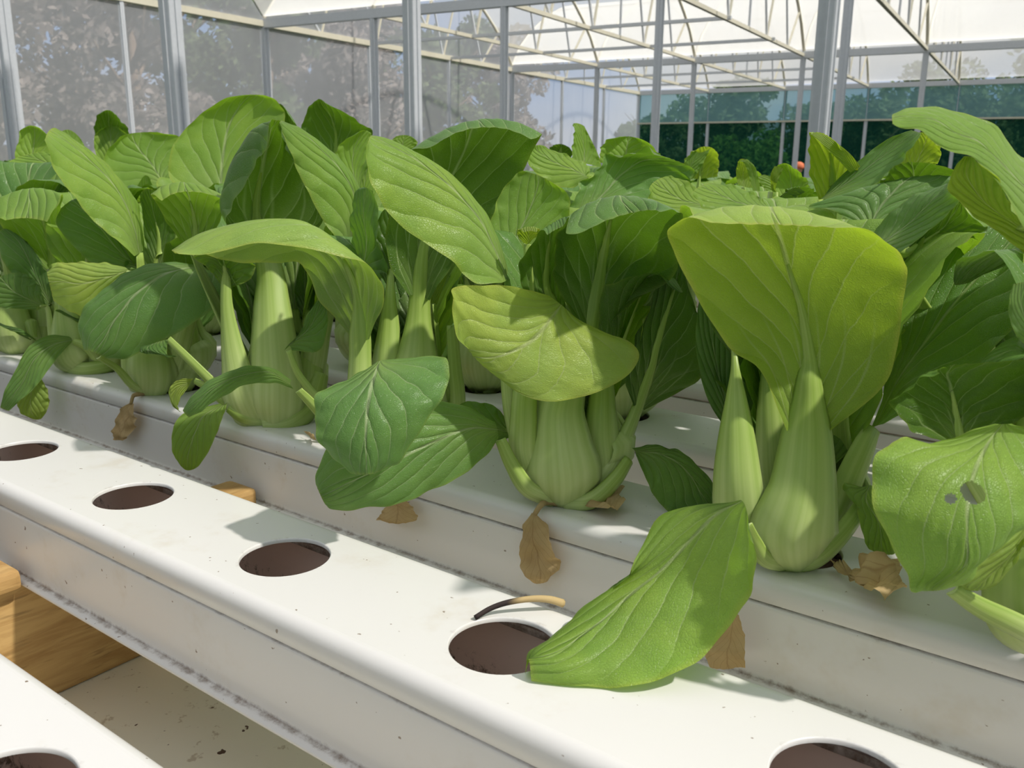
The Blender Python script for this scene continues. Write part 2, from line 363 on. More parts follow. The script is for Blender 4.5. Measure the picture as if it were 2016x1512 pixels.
class Plant:
    """a head of bok choy growing in a channel hole; axis at (x, y) in bench units"""
    n = 0
    def __init__(s, x, y, label, group=None, name='bok_choy', at=None):
        s.c = V((x, y, 0)); s.D = s.c.dot(Fh)
        s.e = empty(name, BW(s.c) if at is None else at, label, 'vegetable', group); Plant.n += 1; s.k = Plant.n*50
        crown = MB(); crown.tube([V((0,0,-.03*S)), V((0,0,.0)), V((0,0,.05*S)), V((0,0,.10*S))], [.05*S, .085*S, .09*S, .05*S], 14)
        crown.build('root_crown', STALK, s.e, True)
    def at(s, px, py, o):
        if isinstance(o, str): return atY(px, py, float(o[1:])) if o[0] == 'y' else atZ(px, py, float(o[1:]))
        return atD(px, py, s.D - o)
    def leaf(s, st, e=(0, 0), vis='top', mat=None, stalk=None, o=0, ref=None, ripple=.0045, holes=(), rib=.55, label=None, curl=.55, nostalk=False, nt=40, ns=20):
        """st rows: Lx,Ly,Mx,My,Rx,Ry[,o] pixels seen in the photograph turned into points at their own depth"""
        s.k += 1; rows = []
        for r in st:
            oo = r[6] if len(r) == 7 else (r[-1] if len(r) % 2 else o)
            if len(r) >= 9:      # five points across with their own offsets: x,y,o triples
                rows.append([s.at(*r[i:i+3]) for i in range(0, len(r), 3)]); continue
            L, M_, R = [s.at(r[i], r[i+1], oo) for i in (0, 2, 4)]
            if isinstance(oo, str):
                rows.append([L+V((0,-e[0],0)), M_, R+V((0,-e[1],0))] if oo[0] == 'y' else [L, M_+V((0,0,.04)), R])
            else:
                L = s.at(r[0], r[1], oo+e[0]); R = s.at(r[4], r[5], oo+e[1]); rows.append([L, M_, R])
        eye = V((0,0,1))
        hint = (lambda P, N: N.dot(eye-P) > 0) if vis == 'top' else (lambda P, N: N.dot(eye-P) < 0)
        hl = [(s.at(*h[:3]), h[3]) for h in holes]
        b, mid, fl = make_blade('leaf_blade', rows, mat or LEAF, s.e, s.c, up_hint=hint, seed=s.k, ripple=ripple, holes=hl, label=label, nt=nt, ns=ns)
        if nostalk: return b
        radial = lambda P: (V((P.x-s.c.x, P.y-s.c.y, 0)) + -Fh*.03).normalized()
        pts = []
        if stalk:
            for q in stalk:
                P = s.at(q[0], q[1], q[3]); hw = q[2]*(P-eye).dot(Fw)/FPX
                n = (radial(P)*.45 - Fh*.75).normalized(); pts.append((P, hw, n, .42))
        else:
            P0 = mid[0]; dr = V((P0.x-s.c.x, P0.y-s.c.y, 0)); dd = dr.length; dr = dr.normalized() if dd > .02 else -Fh
            tg = (mid[1]-mid[0]).normalized(); B0 = s.c + dr*.06 + V((0,0,.015)); B1 = s.c + dr*(.13) + V((0,0,.14))
            zz = max(P0.z, .2)
            if P0.z > .35: mids = [B0, B1, s.c + dr*(.12+.35*max(0, dd-.12)) + V((0,0,.5*P0.z))]; hws = [.06, .095, .055, .024]
            else: mids = [B0, s.c + dr*(.16) + V((0,0,.08)), B1.lerp(P0, .55)+V((0,0,.06))]; hws = [.05, .05, .034, .020]
            for P, hw in zip(mids+[P0], hws): pts.append((P, hw, dr*.9+V((0,0,-.25)), .4))
        hw0 = pts[-1][1]
        if vis == 'top': rib = 0
        if rib > 0:
            # the stalk runs on under the blade as its midrib
            side = -1
            nb = int(12*rib)
            for i in range(2, nb+1, 2):
                P = mid[i]; f = i/12/rib
                T = (mid[min(i+1, 12)]-mid[max(i-1, 0)])
                Wd = rows[min(len(rows)-1, int(round((len(rows)-1)*i/12)))]; Wv = Wd[-1]-Wd[0]
                N = Wv.cross(T); N = N.normalized() if N.length > 1e-6 else Fh
                if (N.dot(eye-P) > 0) == (vis == 'top'): N = -N
                hw = hw0*(1-f)**1.35*.9+.0025
                pts.append((P + N*(-.25*hw), hw, N, .55))
        make_stalk('leaf_stalk', pts, STALK, b, s.c, seed=s.k, curl=curl)
        return b
    def bare(s, stalk, curl=.55):
        """a stalk whose blade is out of sight: it still gets a small blade behind"""
        pts = []
        for q in stalk:
            P = s.at(q[0], q[1], q[3]); hw = q[2]*(P-V((0,0,1))).dot(Fw)/FPX
            rd = V((P.x-s.c.x, P.y-s.c.y, 0)); rd = rd.normalized() if rd.length > .01 else -Fh
            pts.append((P, hw, (rd*.45 - Fh*.75).normalized(), .42))
        s.k += 1; make_stalk('leaf_stalk', pts, STALK, s.e, s.c, seed=s.k, curl=curl)
    def grow(s, az, h=.95, reach=.45, w=.24, droop=.1, neck=.5, mat=None, bulge=.14, res=(22, 12), cup=.05, r0=.10):
        """a leaf described by its growth: direction, height, reach, width, droop"""
        s.k += 1; rn = random.Random(s.k); d = V((math.cos(az), math.sin(az), 0)); sd = V((-d.y, d.x, 0))
        nk = h*neck
        M_ = [(r0, nk), (r0+reach*.10, nk+(h-nk)*.30), (r0+reach*.30, nk+(h-nk)*.68), (r0+reach*.58, h-.01), (r0+reach*.85, h-droop*.35), (r0+reach*1.03, h-droop)]
        ww = [.025, w*.62, w*.98, w*1.0, w*.72, w*.16]; rows = []
        tw = rn.uniform(-.25, .25)
        for i, ((r, z), hw) in enumerate(zip(M_, ww)):
            P = s.c + d*r + V((0,0,z)) + sd*tw*.12*i/5
            nx = (-d*.75 + V((0,0,.6)))*(cup*(hw/w)*1.4) + V((0,0,-.10*hw if i > 2 else 0))
            rows.append([P - sd*hw + nx*rn.uniform(.5, 1.3), P, P + sd*hw + nx*rn.uniform(.5, 1.3)])
        hint = lambda P, N: N.dot(-d + V((0,0,1.2))) > 0
        b, mid, fl = make_blade('leaf_blade', rows, mat or LEAF, s.e, s.c, up_hint=hint, seed=s.k, nt=res[0], ns=res[1], ripple=.008)
        o = d*.9+V((0,0,-.2))
        pts = [(s.c+d*.05+V((0,0,.01)), .06, o, .4), (s.c+d*bulge+V((0,0,.16)), .10, o, .4), (s.c+d*(r0+.015)+V((0,0,nk*.62)), .055, o, .42), (mid[0], .028, o, .45),
               (mid[3]+d*.01, .015, o, .5), (mid[6]+d*.006, .008, d*.5+V((0,0,-.8)), .5)]
        make_stalk('leaf_stalk', pts, STALK, b, s.c, rows=16, seed=s.k)
        return b
# ------------------------------------------------------------------ growing channels
YN, YF, GRO, HB, PITCH, HR, HS = 1.1606, 1.5832, .0692, .2831, .8642, .1155, .7143
XA, XB = -17.0, 2.4
def channel(idx, yc, phase, mat, label, holes=True):
    w = (YF-YN)/2; rr = .034
    root = empty('grow_channel', BW(V((phase, yc, -HB-.012))), label, 'growing channel')
    org = V((phase, yc, -HB-.012))
    xa = XA if idx > 1 else -7.0
    ks = [k for k in range(-40, 12) if xa+.3 < phase+k*HS < XB-.3]
    bm = bmesh.new(); gl = bm.verts.layers.float.new('grime')
    def vv(x, y, z, g=0.0):
        v = bm.verts.new((V((x, yc+y, z))-org)*S); v[gl] = g; return v
    ya, yb = -w+rr, w-rr; hc = HS/2
    # top sheet: one cell per hole
    n = 56; edge_pts = []
    for k in ks:
        hx = phase+k*HS; outer, inner, inner2, mid = [], [], [], []
        for j in range(n):
            a = 2*math.pi*j/n; c, s_ = math.cos(a), math.sin(a)
            tx = hc/abs(c) if abs(c) > 1e-6 else 1e9; ty = yb/abs(s_) if abs(s_) > 1e-6 else 1e9
            t = min(tx, ty); outer.append(vv(hx+c*t, s_*t, 0)); mid.append(vv(hx+c*(HR+.03), s_*(HR+.03), 0, .12))
            inner.append(vv(hx+c*(HR+.003), s_*(HR+.003), 0, .36)); inner2.append((vv(hx+c*HR, s_*HR, -.003, .28), vv(hx+c*HR, s_*HR, -.011, .30)))
        for j in range(n):
            q = (j+1) % n
            bm.faces.new((outer[j], outer[q], mid[q], mid[j])); bm.faces.new((mid[j], mid[q], inner[q], inner[j]))
            bm.faces.new((inner[j], inner[q], inner2[q][0], inner2[j][0])); bm.faces.new((inner2[j][0], inner2[q][0], inner2[q][1], inner2[j][1]))
    # corners of cells are filled by adding the exact corner vertices
    for k in ks:
        hx = phase+k*HS
        for sx in (-1, 1):
            for sy in (-1, 1):
                a0 = math.atan2(sy*yb, sx*hc) % (2*math.pi); j = int(a0/(2*math.pi/n)); q = (j+1) % n
                pts = []
                for jj in (j, q):
                    a = 2*math.pi*jj/n; c, s_ = math.cos(a), math.sin(a)
                    t = min(hc/abs(c) if abs(c) > 1e-6 else 1e9, yb/abs(s_) if abs(s_) > 1e-6 else 1e9); pts.append((hx+c*t, s_*t))
                bm.faces.new((vv(*pts[0], 0), vv(hx+sx*hc, sy*yb, 0), vv(*pts[1], 0)))
    x0, x1 = phase+ks[0]*HS-hc, phase+ks[-1]*HS+hc
    for s_ in (-1, 1):      # rounded shoulders and the side skirt of the lid
        prof = [(s_*(w-rr+rr*math.sin(a)), -rr+rr*math.cos(a)) for a in [math.pi/2*i/8 for i in range(9)]] + [(s_*w, -GRO+.003), (s_*(w-.003), -GRO), (s_*(w-.03), -GRO)]
        seg = [x0+(x1-x0)*i/30 for i in range(31)]
        R = [[vv(x, y, z, .26 if z < -GRO+.002 else 0) for y, z in prof] for x in seg]
        for A, B in zip(R, R[1:]):
            for j in range(len(prof)-1): bm.faces.new((A[j], B[j], B[j+1], A[j+1]))
    bmesh.ops.recalc_face_normals(bm, faces=bm.faces[:])
    me = bpy.data.meshes.new('lid'); bm.to_mesh(me); bm.free(); lid = link('lid', me, mat, root)
    for p in me.polygons:
        if abs(p.normal.z) > .98: p.use_smooth = False
    # trough below the lid
    bm = bmesh.new(); gl = bm.verts.layers.float.new('grime')
    y1 = w-.004
    prof = [(y1-.028, -GRO+.01, .6), (y1-.028, -GRO-.009, .6), (y1-.002, -GRO-.009, .36), (y1, -GRO-.012, .22), (y1, -GRO-.02, 0), (y1, -.17, 0), (y1, -HB+.012, .25), (y1+.002, -HB, .62), (y1+.012, -HB-.002, .5), (y1+.030, -HB-.002, .15), (y1+.032, -HB-.007, 0), (y1+.030, -HB-.012, 0), (0, -HB-.012, 0)]
    full = [(-y, z, g) for y, z, g in prof] + [(y, z, g) for y, z, g in prof[::-1]]
    seg = [x0+(x1-x0)*i/60 for i in range(61)]
    R = [[vv(x, y, z, g) for y, z, g in full] for x in seg]
    for A, B in zip(R, R[1:]):
        for j in range(len(full)-1):
            f = bm.faces.new((A[j], B[j], B[j+1], A[j+1]))
    y2 = y1-.018
    ins = [(-y2, -GRO+.02), (-y2, -HB+.02), (-y2+.02, -HB+.008), (y2-.02, -HB+.008), (y2, -HB+.02), (y2, -GRO+.02)]
    R = [[vv(x, y, z, 0) for y, z in ins] for x in seg]
    for A, B in zip(R, R[1:]):
        for j in range(len(ins)-1): bm.faces.new((A[j], B[j], B[j+1], A[j+1])).material_index = 1
    for x in (x0, x1):
        c = [vv(x, y, z) for y, z in ((-y1, -GRO), (-y1, -HB), (y1, -HB), (y1, -GRO))]; bm.faces.new(c)
    bmesh.ops.recalc_face_normals(bm, faces=bm.faces[:])
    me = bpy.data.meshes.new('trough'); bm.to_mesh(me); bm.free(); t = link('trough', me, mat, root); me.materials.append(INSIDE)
    return root
ch_label = {1: 'stained white growing channel at the bottom left corner, nearest of all', 2: 'white growing channel with empty round holes crossing the foreground',
    3: 'white growing channel carrying the front row of bok choy', 4: 'white growing channel carrying the second row of bok choy'}
YC2 = 1.368
channel(1, YC2-PITCH, -1.41, PVC_OLD, ch_label[1])
channel(2, YC2, -.33, PVC, ch_label[2])
PH = {3: -.715, 4: -.33, 5: -.74, 6: -.33, 7: -.74, 8: -.33}
for i in range(3, 9):
    r = channel(i, YC2+PITCH*(i-2), PH[i], PVC, ch_label.get(i, 'white growing channel hidden under the bok choy rows further back'))
    if i > 4: r['group'] = 'growing channels under the back rows'
# timber under the channels
def timber(name, a, b, label, cat, group=None):
    o = MB().box([x*S for x in (V(a)-V(a))], [x*S for x in (V(b)-V(a))]).build(name, WOOD, None, False, .004)
    o.location = BW(V(a)); return tag(o, label, cat, group)
bf = empty('timber_bench', BW(V((-2.99, -.9, -.735))), 'pine timber bench frame carrying the white channels, its wide joist showing at lower left', 'bench')
def beam(name, a, b):
    o = MB().box([0,0,0], [x*S for x in (V(b)-V(a))]).build(name, WOOD, bf, False, .003)
    o.location = BW(V(a)) - bf.location; return o
beam('joist', (-2.99, -.9, -.735), (-2.79, 7.4, -.2985)); beam('joist', (1.2, -.9, -.735), (1.40, 7.4, -.2985)); beam('joist', (-11.4, 2.0, -.735), (-11.2, 7.4, -.2985))
FLZ = -(CAMZ-S)/S
for yy in (-.6, 2.9): beam('rail', (-2.99, yy, -.82), (1.40, yy+.16, -.749))
for (x, y, t_) in ((-2.97, -.6, -.822), (-2.97, 6.9, -.735), (1.24, -.6, -.822), (1.24, 6.9, -.735), (-2.97, 2.9, -.822), (1.24, 2.9, -.822), (-11.38, 2.2, -.735), (-11.38, 6.9, -.735)):
    beam('leg', (x, y, FLZ), (x+.16, y+.16, t_))
blk = ['short pine spacer block against the empty-holed channel at left edge', 'short pine spacer block peeping between empty channel and front planted channel']
timber('spacer_block', (-2.915, YN-.44+.035, -.298), (-2.735, YN-.034, -.235), blk[0], 'wood block')
timber('spacer_block', (-2.87, YN+PITCH-.44+.035, -.298), (-2.705, YN+PITCH-.034, -.215), blk[1], 'wood block')
sh = MB().box((0,0,0), (4.39*S, 3.4*S, .012*S)).build('drip_sheet', SHEET, None, False)
sh.location = BW(V((-2.99, -.3, -.748))); tag(sh, 'speckled off-white sheet lying low beneath the channels at bottom left', 'sheet')

# ------------------------------------------------------------------ the front row, left to right, leaf by leaf
Y3 = YC2+PITCH
P = {}
LEAF_U = mat_leaf('leaf_arched_pale', rgb(.36,.52,.11), rgb(.27,.40,.11), rgb(.34,.56,.03), rgb(.56,.66,.32), tw=.36, edge=.8)
P['a'] = Plant(-.045, Y3, 'bok choy at the right edge with a holed leaf drooping in front')
P['b'] = Plant(-.715, Y3, 'bok choy with broad curled-over leaf on spoon stalk, another leaf draped on the empty channel')
P['c'] = Plant(-1.43, Y3, 'bok choy with a yellow-edged leaf folded down over its pale stalks in the middle')
P['d'] = Plant(-2.15, Y3, 'bok choy with an umbrella-like arched leaf and a round leaf hanging over the channel edge')
P['e'] = Plant(-2.83, Y3, 'bok choy with tall tent-folded leaf and fat fluted stalk left of centre')
P['f'] = Plant(-3.58, Y3, 'bok choy behind the large oval leaf with pale veins at left')
P['g'] = Plant(-4.27, Y3, 'bok choy with narrow blue-green leaf hanging over the channel near the left edge')
P['h'] = Plant(-4.97, Y3, 'bok choy cut by the left edge of the picture in the front row')
b = P['b']
b.leaf([(1548,848,1590,850,1636,848,.10),(1500,735,1594,722,1735,765,.11),(1440,688,1586,640,1765,692,.13),(1385,610,1562,560,1777,600,.16),
        (1336,515,1540,482,1786,535,.20),(1313,456,1518,411,1768,490,.25),(1345,439,1522,420,1716,463,.32),(1400,440,1535,444,1640,450,.36)],
       e=(.03,.03), vis='under', mat=LEAF_Y, stalk=[(1568,1112,38,.10),(1563,1072,76,.15),(1563,1040,86,.16),(1574,995,76,.16),(1582,950,65,.15),(1588,855,50,.12),(1591,790,33,.115),(1592,745,24,.115)], nt=56, ns=28)
b.leaf([(1440,700,1448,700,1456,700,.02),(1400,640,1440,620,1480,640,-.02),(1390,560,1440,540,1500,560,-.04),(1410,480,1450,470,1490,490,-.02)], vis='under', mat=LEAF_D, o=0,
       stalk=[(1510,1085,28,.06),(1462,1020,50,.10),(1452,950,48,.12),(1450,860,36,.10),(1449,780,20,.07),(1447,720,8,.05)], rib=.3)
b.leaf([(1500,700,1510,700,1520,700,-.03),(1470,620,1510,600,1550,620,-.08),(1460,540,1520,520,1580,540,-.1),(1500,460,1530,450,1560,470,-.1)], vis='under', mat=LEAF_D,
       stalk=[(1530,1000,26,.0),(1520,930,34,.02),(1516,850,28,.02),(1514,780,22,.0),(1511,720,12,-.02)], rib=.3)
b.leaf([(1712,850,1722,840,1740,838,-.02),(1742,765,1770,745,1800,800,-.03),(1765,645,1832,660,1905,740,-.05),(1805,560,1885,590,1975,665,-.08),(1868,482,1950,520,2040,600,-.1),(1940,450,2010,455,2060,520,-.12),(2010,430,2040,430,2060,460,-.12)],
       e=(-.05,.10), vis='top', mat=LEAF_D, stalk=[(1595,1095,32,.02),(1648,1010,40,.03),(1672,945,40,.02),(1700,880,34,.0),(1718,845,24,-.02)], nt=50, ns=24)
b.leaf([(1700,960,1712,955,1722,960,.06),(1657,952,1705,985,1745,960,.10),(1685,1000,1730,1030,1765,1010,.12),(1700,1060,1735,1075,1765,1080,.13),(1710,1080,1738,1090,1760,1090,.12)],
       vis='top', mat=LEAF, stalk=[(1540,1112,20,.12),(1600,1100,24,.14),(1650,1058,24,.12),(1690,1005,22,.08),(1706,965,15,.06)])
# the leaf draped down on to the empty channel
b.leaf([(1435,1010,1458,1022,1474,1040,'z.30'),(1304,1012,1400,1055,1486,1120,'z.24'),(1234,1141,1312,1146,1442,1222,'z.13'),(1185,1172,1240,1206,1375,1297,'z.07'),(1100,1238,1165,1272,1262,1348,'z.022'),
        (1047,1288,1090,1322,1140,1350,'z.008'),(1034,1328,1040,1334,1046,1341,'z.006')], vis='top', mat=LEAF,
       stalk=[(1545,1114,16,.13),(1508,1102,17,.17),(1482,1065,17,.2),(1466,1032,15,.26)], nt=56, ns=26, rib=.2)
b.leaf([(1440,860,1448,862,1456,860,-.12),(1395,790,1425,780,1450,780,-.12),(1372,700,1405,690,1445,700,-.12),(1372,620,1400,610,1430,620,-.12),(1385,560,1400,555,1415,560,-.12)], vis='top', mat=LEAF_D)
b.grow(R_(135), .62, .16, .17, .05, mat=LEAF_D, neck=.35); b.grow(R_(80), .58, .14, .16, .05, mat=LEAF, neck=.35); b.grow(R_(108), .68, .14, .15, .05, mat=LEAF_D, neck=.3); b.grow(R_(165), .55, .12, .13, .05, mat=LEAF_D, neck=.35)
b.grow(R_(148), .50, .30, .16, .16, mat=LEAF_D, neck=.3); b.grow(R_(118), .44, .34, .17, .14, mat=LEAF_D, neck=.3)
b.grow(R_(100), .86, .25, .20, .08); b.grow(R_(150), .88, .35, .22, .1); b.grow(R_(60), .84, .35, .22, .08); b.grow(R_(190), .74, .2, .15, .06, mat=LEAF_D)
c = P['c']
c.leaf([(1140,640,1168,642,1195,640,.06),(1098,572,1178,562,1250,592,.05),(1090,522,1190,492,1324,545,.07),(1097,472,1203,432,1330,482,.12),(1118,425,1218,388,1342,424,.2),
        (1116,462,1226,398,1326,413,.27),(1150,452,1245,420,1300,418,.31)], e=(.06,.06), vis='under', mat=LEAF_D,
       stalk=[(1108,984,42,.10),(1110,935,76,.15),(1104,870,62,.14),(1103,800,48,.11),(1130,720,36,.08),(1160,660,28,.06)], nt=50, ns=26)
c.leaf([(1082,584,1105,600,1140,632,.14),(1013,565,1075,640,1251,682,.22),(950,561,1045,672,1238,737,.26),(893,567,1003,694,1150,781,.30),(890,600,965,704,1060,787,.31),(900,655,937,702,990,753,.31),(918,682,933,699,950,718,.30)],
       e=(.04,-.02), vis='top', mat=LEAF_Y, stalk=[(1060,960,34,.08),(1032,900,30,.13),(1030,830,28,.13),(1040,740,24,.1),(1085,640,18,.11)], nt=56, ns=28, rib=.2)
c.leaf([(1180,660,1190,650,1200,660,.0),(1150,600,1195,580,1240,600,-.04),(1150,520,1200,500,1260,530,-.06),(1180,450,1210,440,1250,460,-.05)], vis='under', mat=LEAF_D,
       stalk=[(1160,985,32,.06),(1186,925,42,.09),(1184,850,36,.09),(1186,770,26,.06),(1190,680,14,.02)], rib=.3)
c.leaf([(1248,800,1258,798,1268,808,.03),(1232,745,1285,720,1360,760,.03),(1252,670,1300,655,1394,715,.02),(1278,610,1322,590,1384,640,.02),(1300,550,1335,535,1362,590,.03),(1322,515,1335,512,1348,530,.03)],
       e=(.03,-.03), vis='under', mat=LEAF_D, stalk=[(1135,990,22,.11),(1190,940,25,.12),(1222,880,22,.08),(1248,820,15,.04)], rib=.8)
c.leaf([(1244,882,1250,888,1252,896,.10),(1290,878,1305,895,1275,950,.14),(1345,893,1350,925,1298,990,.17),(1400,945,1378,968,1330,1012,.18),(1415,1000,1402,1005,1389,1012,.17)],
       vis='top', mat=LEAF_D, stalk=[(1110,990,17,.14),(1165,985,19,.17),(1210,945,17,.15),(1238,905,13,.11)])
c.leaf([(974,832,979,845,981,862,.15),(895,795,918,845,945,910,.22),(800,788,832,880,858,962,.30),(715,832,758,918,778,990,.36),(650,872,692,948,700,1002,.39),(624,922,656,966,657,1003,.40),(622,952,632,977,641,994,.40)],
       e=(-.03,-.03), vis='top', mat=LEAF_B, stalk=[(1092,986,17,.13),(1040,962,19,.17),(1008,915,16,.17),(985,865,12,.16)], nt=50, ns=24, rib=.3)
c.leaf([(1004,862,1000,850,1004,838,.02),(960,868,955,840,975,800,.04),(925,850,905,825,925,790,.05),(905,820,895,808,905,796,.05)], vis='top', mat=LEAF_D)
c.leaf([(985,556,998,552,1002,545,.02),(934,557,978,500,988,492,.04),(894,518,946,436,959,437,.05),(830,475,905,386,918,386,.06),(765,419,851,338,868,343,.08),(736,365,792,299,806,302,.1),(722,318,746,276,760,277,.1),(722,288,729,269,736,272,.1)],
       e=(.10,-.06), vis='top', mat=LEAF, nt=56, ns=26, stalk=[(1050,930,22,.02),(1018,840,24,.06),(1005,740,22,.06),(1002,640,18,.03),(1000,570,12,.0)], rib=.1)
c.leaf([(1002,560,1012,556,1024,560,-.1),(966,470,1015,480,1075,505,-.14),(975,405,1040,420,1118,430,-.17),(1005,352,1058,370,1121,388,-.18),(1030,337,1060,345,1095,362,-.18)], e=(.03,.03), vis='top', mat=LEAF)
c.leaf([(1085,640,1100,645,1115,640,.0),(1030,575,1075,560,1110,570,.03),(1025,520,1080,500,1110,520,.06),(1050,475,1085,455,1115,470,.1),(1070,455,1095,436,1121,424,.14),(1078,462,1100,450,1118,444,.18)], e=(.06,0), vis='under', mat=LEAF_D)
c.leaf([(1030,478,1040,480,1046,474,.05),(1018,462,1040,462,1062,460,.07),(1022,452,1042,447,1060,450,.09),(1032,458,1044,455,1056,458,.1)], vis='under', mat=LEAF_Y, rib=0)
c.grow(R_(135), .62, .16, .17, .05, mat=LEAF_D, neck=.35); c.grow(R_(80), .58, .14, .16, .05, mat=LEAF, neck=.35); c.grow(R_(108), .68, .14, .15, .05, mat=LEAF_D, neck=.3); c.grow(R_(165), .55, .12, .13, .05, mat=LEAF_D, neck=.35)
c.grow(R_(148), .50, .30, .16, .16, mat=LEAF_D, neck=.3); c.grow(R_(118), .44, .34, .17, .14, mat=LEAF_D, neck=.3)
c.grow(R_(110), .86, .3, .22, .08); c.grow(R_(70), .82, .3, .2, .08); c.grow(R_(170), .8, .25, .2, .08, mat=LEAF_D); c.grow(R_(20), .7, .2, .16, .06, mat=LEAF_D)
d = P['d']
d.leaf([(695,672,712,672,730,668,.04),(660,625,706,612,742,628,.05),(628,590,696,556,757,590,.06),(606,541,676,510,752,556,.08),(586,515,636,470,722,522,.12),(542,518,590,438,655,499,.17),(487,518,528,433,570,484,.20),(442,511,455,443,490,484,.22),(400,503,388,463,420,498,.24),(345,498,339,494,352,499,.25)],
       e=(-.08,.10), vis='under', mat=LEAF_U, stalk=[(740,880,28,.10),(712,820,30,.13),(708,760,27,.12),(709,700,25,.09),(708,655,24,.07)], nt=64, ns=28, rib=.45)
d.leaf([(805,582,826,582,846,592,.03),(766,520,832,500,888,520,.03),(764,430,852,430,932,470,.03),(772,370,884,360,978,420,.03),(792,322,918,288,1022,342,.06),(808,303,936,238,1068,264,.12),(860,283,955,252,1045,276,.2)],
       e=(.05,.05), vis='under', mat=LEAF_D, stalk=[(820,885,40,.06),(822,820,60,.10),(821,740,50,.09),(823,680,36,.06),(825,620,24,.04)], nt=50, ns=26, ripple=.009)
d.leaf([(760,560,768,560,776,560,-.02),(740,520,770,500,790,520,-.06),(735,460,770,440,800,460,-.08),(750,420,765,410,785,420,-.08)], vis='under', mat=LEAF_D,
       stalk=[(770,870,28,.05),(760,800,36,.08),(762,720,32,.07),(766,640,22,.03),(768,580,12,.0)], rib=.3)
d.leaf([(738,715,748,710,762,708,.78),(690,742,738,738,864,702,.86),(630,774,728,776,885,732,.92),(618,818,722,822,873,778,.96),(623,858,720,862,836,836,.98),(650,900,721,902,790,900,.98),(690,931,722,934,752,926,.97)],
       e=(-.04,-.06), vis='top', mat=LEAF_B, stalk=[(760,890,18,.12),(745,840,18,.30),(748,770,16,.55),(750,722,12,.74)], nt=50, ns=26, rib=.2, ripple=.005)
d.leaf([(574,748,572,756,578,766,.12),(530,722,532,733,538,754,.20),(475,723,478,738,480,760,.26),(420,744,426,760,432,785,.30),(376,780,386,793,398,808,.32),(360,808,364,814,372,822,.32)],
       e=(-.02,-.02), vis='top', mat=LEAF_B, stalk=[(700,882,14,.08),(655,840,15,.10),(617,798,13,.11),(588,768,10,.12)], rib=.25)
d.leaf([(560,690,568,680,575,690,-.05),(590,660,605,650,628,690,-.05),(605,620,625,615,645,640,-.06),(625,592,635,590,643,600,-.06)], vis='top', mat=LEAF_B, stalk=[(700,860,10,.0),(640,800,12,-.02),(590,740,10,-.04),(568,690,8,-.05)])
d.leaf([(700,545,712,540,728,548,-.1),(692,480,722,478,765,540,-.08),(690,430,716,425,745,480,-.06),(700,385,720,378,742,400,-.06),(712,372,722,370,735,376,-.06)], e=(-.06,.05), vis='top', mat=LEAF_B)
d.leaf([(845,600,850,598,860,600,-.02),(843,540,866,530,888,520,-.03),(850,500,872,492,893,500,-.03),(865,478,876,474,888,482,-.03)], vis='under', mat=LEAF_Y, rib=0)
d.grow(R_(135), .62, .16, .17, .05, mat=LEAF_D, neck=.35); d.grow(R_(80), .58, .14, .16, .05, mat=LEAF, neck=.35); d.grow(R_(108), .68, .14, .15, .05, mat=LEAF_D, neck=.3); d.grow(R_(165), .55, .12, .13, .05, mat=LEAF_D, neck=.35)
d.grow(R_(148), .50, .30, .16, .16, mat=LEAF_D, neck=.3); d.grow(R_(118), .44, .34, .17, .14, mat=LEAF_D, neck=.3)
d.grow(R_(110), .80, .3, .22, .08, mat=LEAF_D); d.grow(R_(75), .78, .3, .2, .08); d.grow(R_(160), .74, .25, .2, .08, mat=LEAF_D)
d.bare([(880,880,18,.02),(900,800,18,.04),(895,720,15,.03),(890,640,12,.02)])
e = P['e']
e.leaf([(490,500,0,495,500,0,520,500,0,548,500,0,556,500,0),(446,442,.22,440,420,.12,507,430,0,600,430,.06,636,438,.1),(456,412,.24,441,368,.14,509,370,.01,600,362,.10,615,392,.14),
        (482,362,.27,462,308,.18,521,310,.04,582,302,.13,592,345,.17),(508,316,.3,495,258,.24,532,262,.10,556,262,.16,571,304,.2),(526,288,.34,532,240,.32,545,238,.28,551,240,.26,555,268,.26)],
       vis='under', mat=LEAF_D, stalk=[(545,834,38,.12),(543,790,56,.16),(543,740,54,.15),(540,690,48,.13),(535,600,37,.07),(531,530,28,.02)], nt=50, ns=30)
e.leaf([(672,480,690,470,696,466,.05),(641,441,698,400,705,398,.06),(613,391,688,361,696,360,.08),(590,346,655,317,662,315,.1),(571,302,611,275,618,274,.13),(555,258,575,251,580,250,.17),(549,241,553,239,557,240,.2)],
       e=(.08,-.05), vis='top', mat=LEAF, nt=50, ns=24, stalk=[(600,800,22,.0),(618,720,24,.03),(632,640,22,.04),(655,560,18,.04),(680,500,14,.04)], rib=.1)
e.leaf([(436,562,446,560,456,566,.08),(420,540,442,528,492,550,.09),(400,520,436,500,500,520,.11),(380,508,420,492,470,500,.14)], vis='under', mat=LEAF,
       stalk=[(500,828,40,.12),(478,780,46,.15),(466,730,34,.15),(455,670,24,.13),(446,600,15,.10)], rib=.5)
e.leaf([(600,640,606,636,614,640,-.02),(580,580,600,560,622,580,-.05),(590,520,602,505,620,530,-.05)], vis='under', mat=LEAF_D, stalk=[(560,826,36,.09),(602,780,32,.07),(612,720,24,.04),(608,660,14,.0)], rib=.3)
e.bare([(520,832,26,.15),(570,825,30,.15),(612,790,26,.10),(632,735,16,.05)])
e.leaf([(447,792,440,797,434,794,.17),(440,815,402,818,364,812,.23),(428,848,385,850,340,848,.26),(413,884,373,886,340,888,.27),(394,914,368,916,350,910,.27),(384,923,371,926,362,923,.26)],
       vis='top', mat=LEAF, stalk=[(525,832,13,.14),(480,822,14,.17),(450,803,11,.17)], ripple=.003)
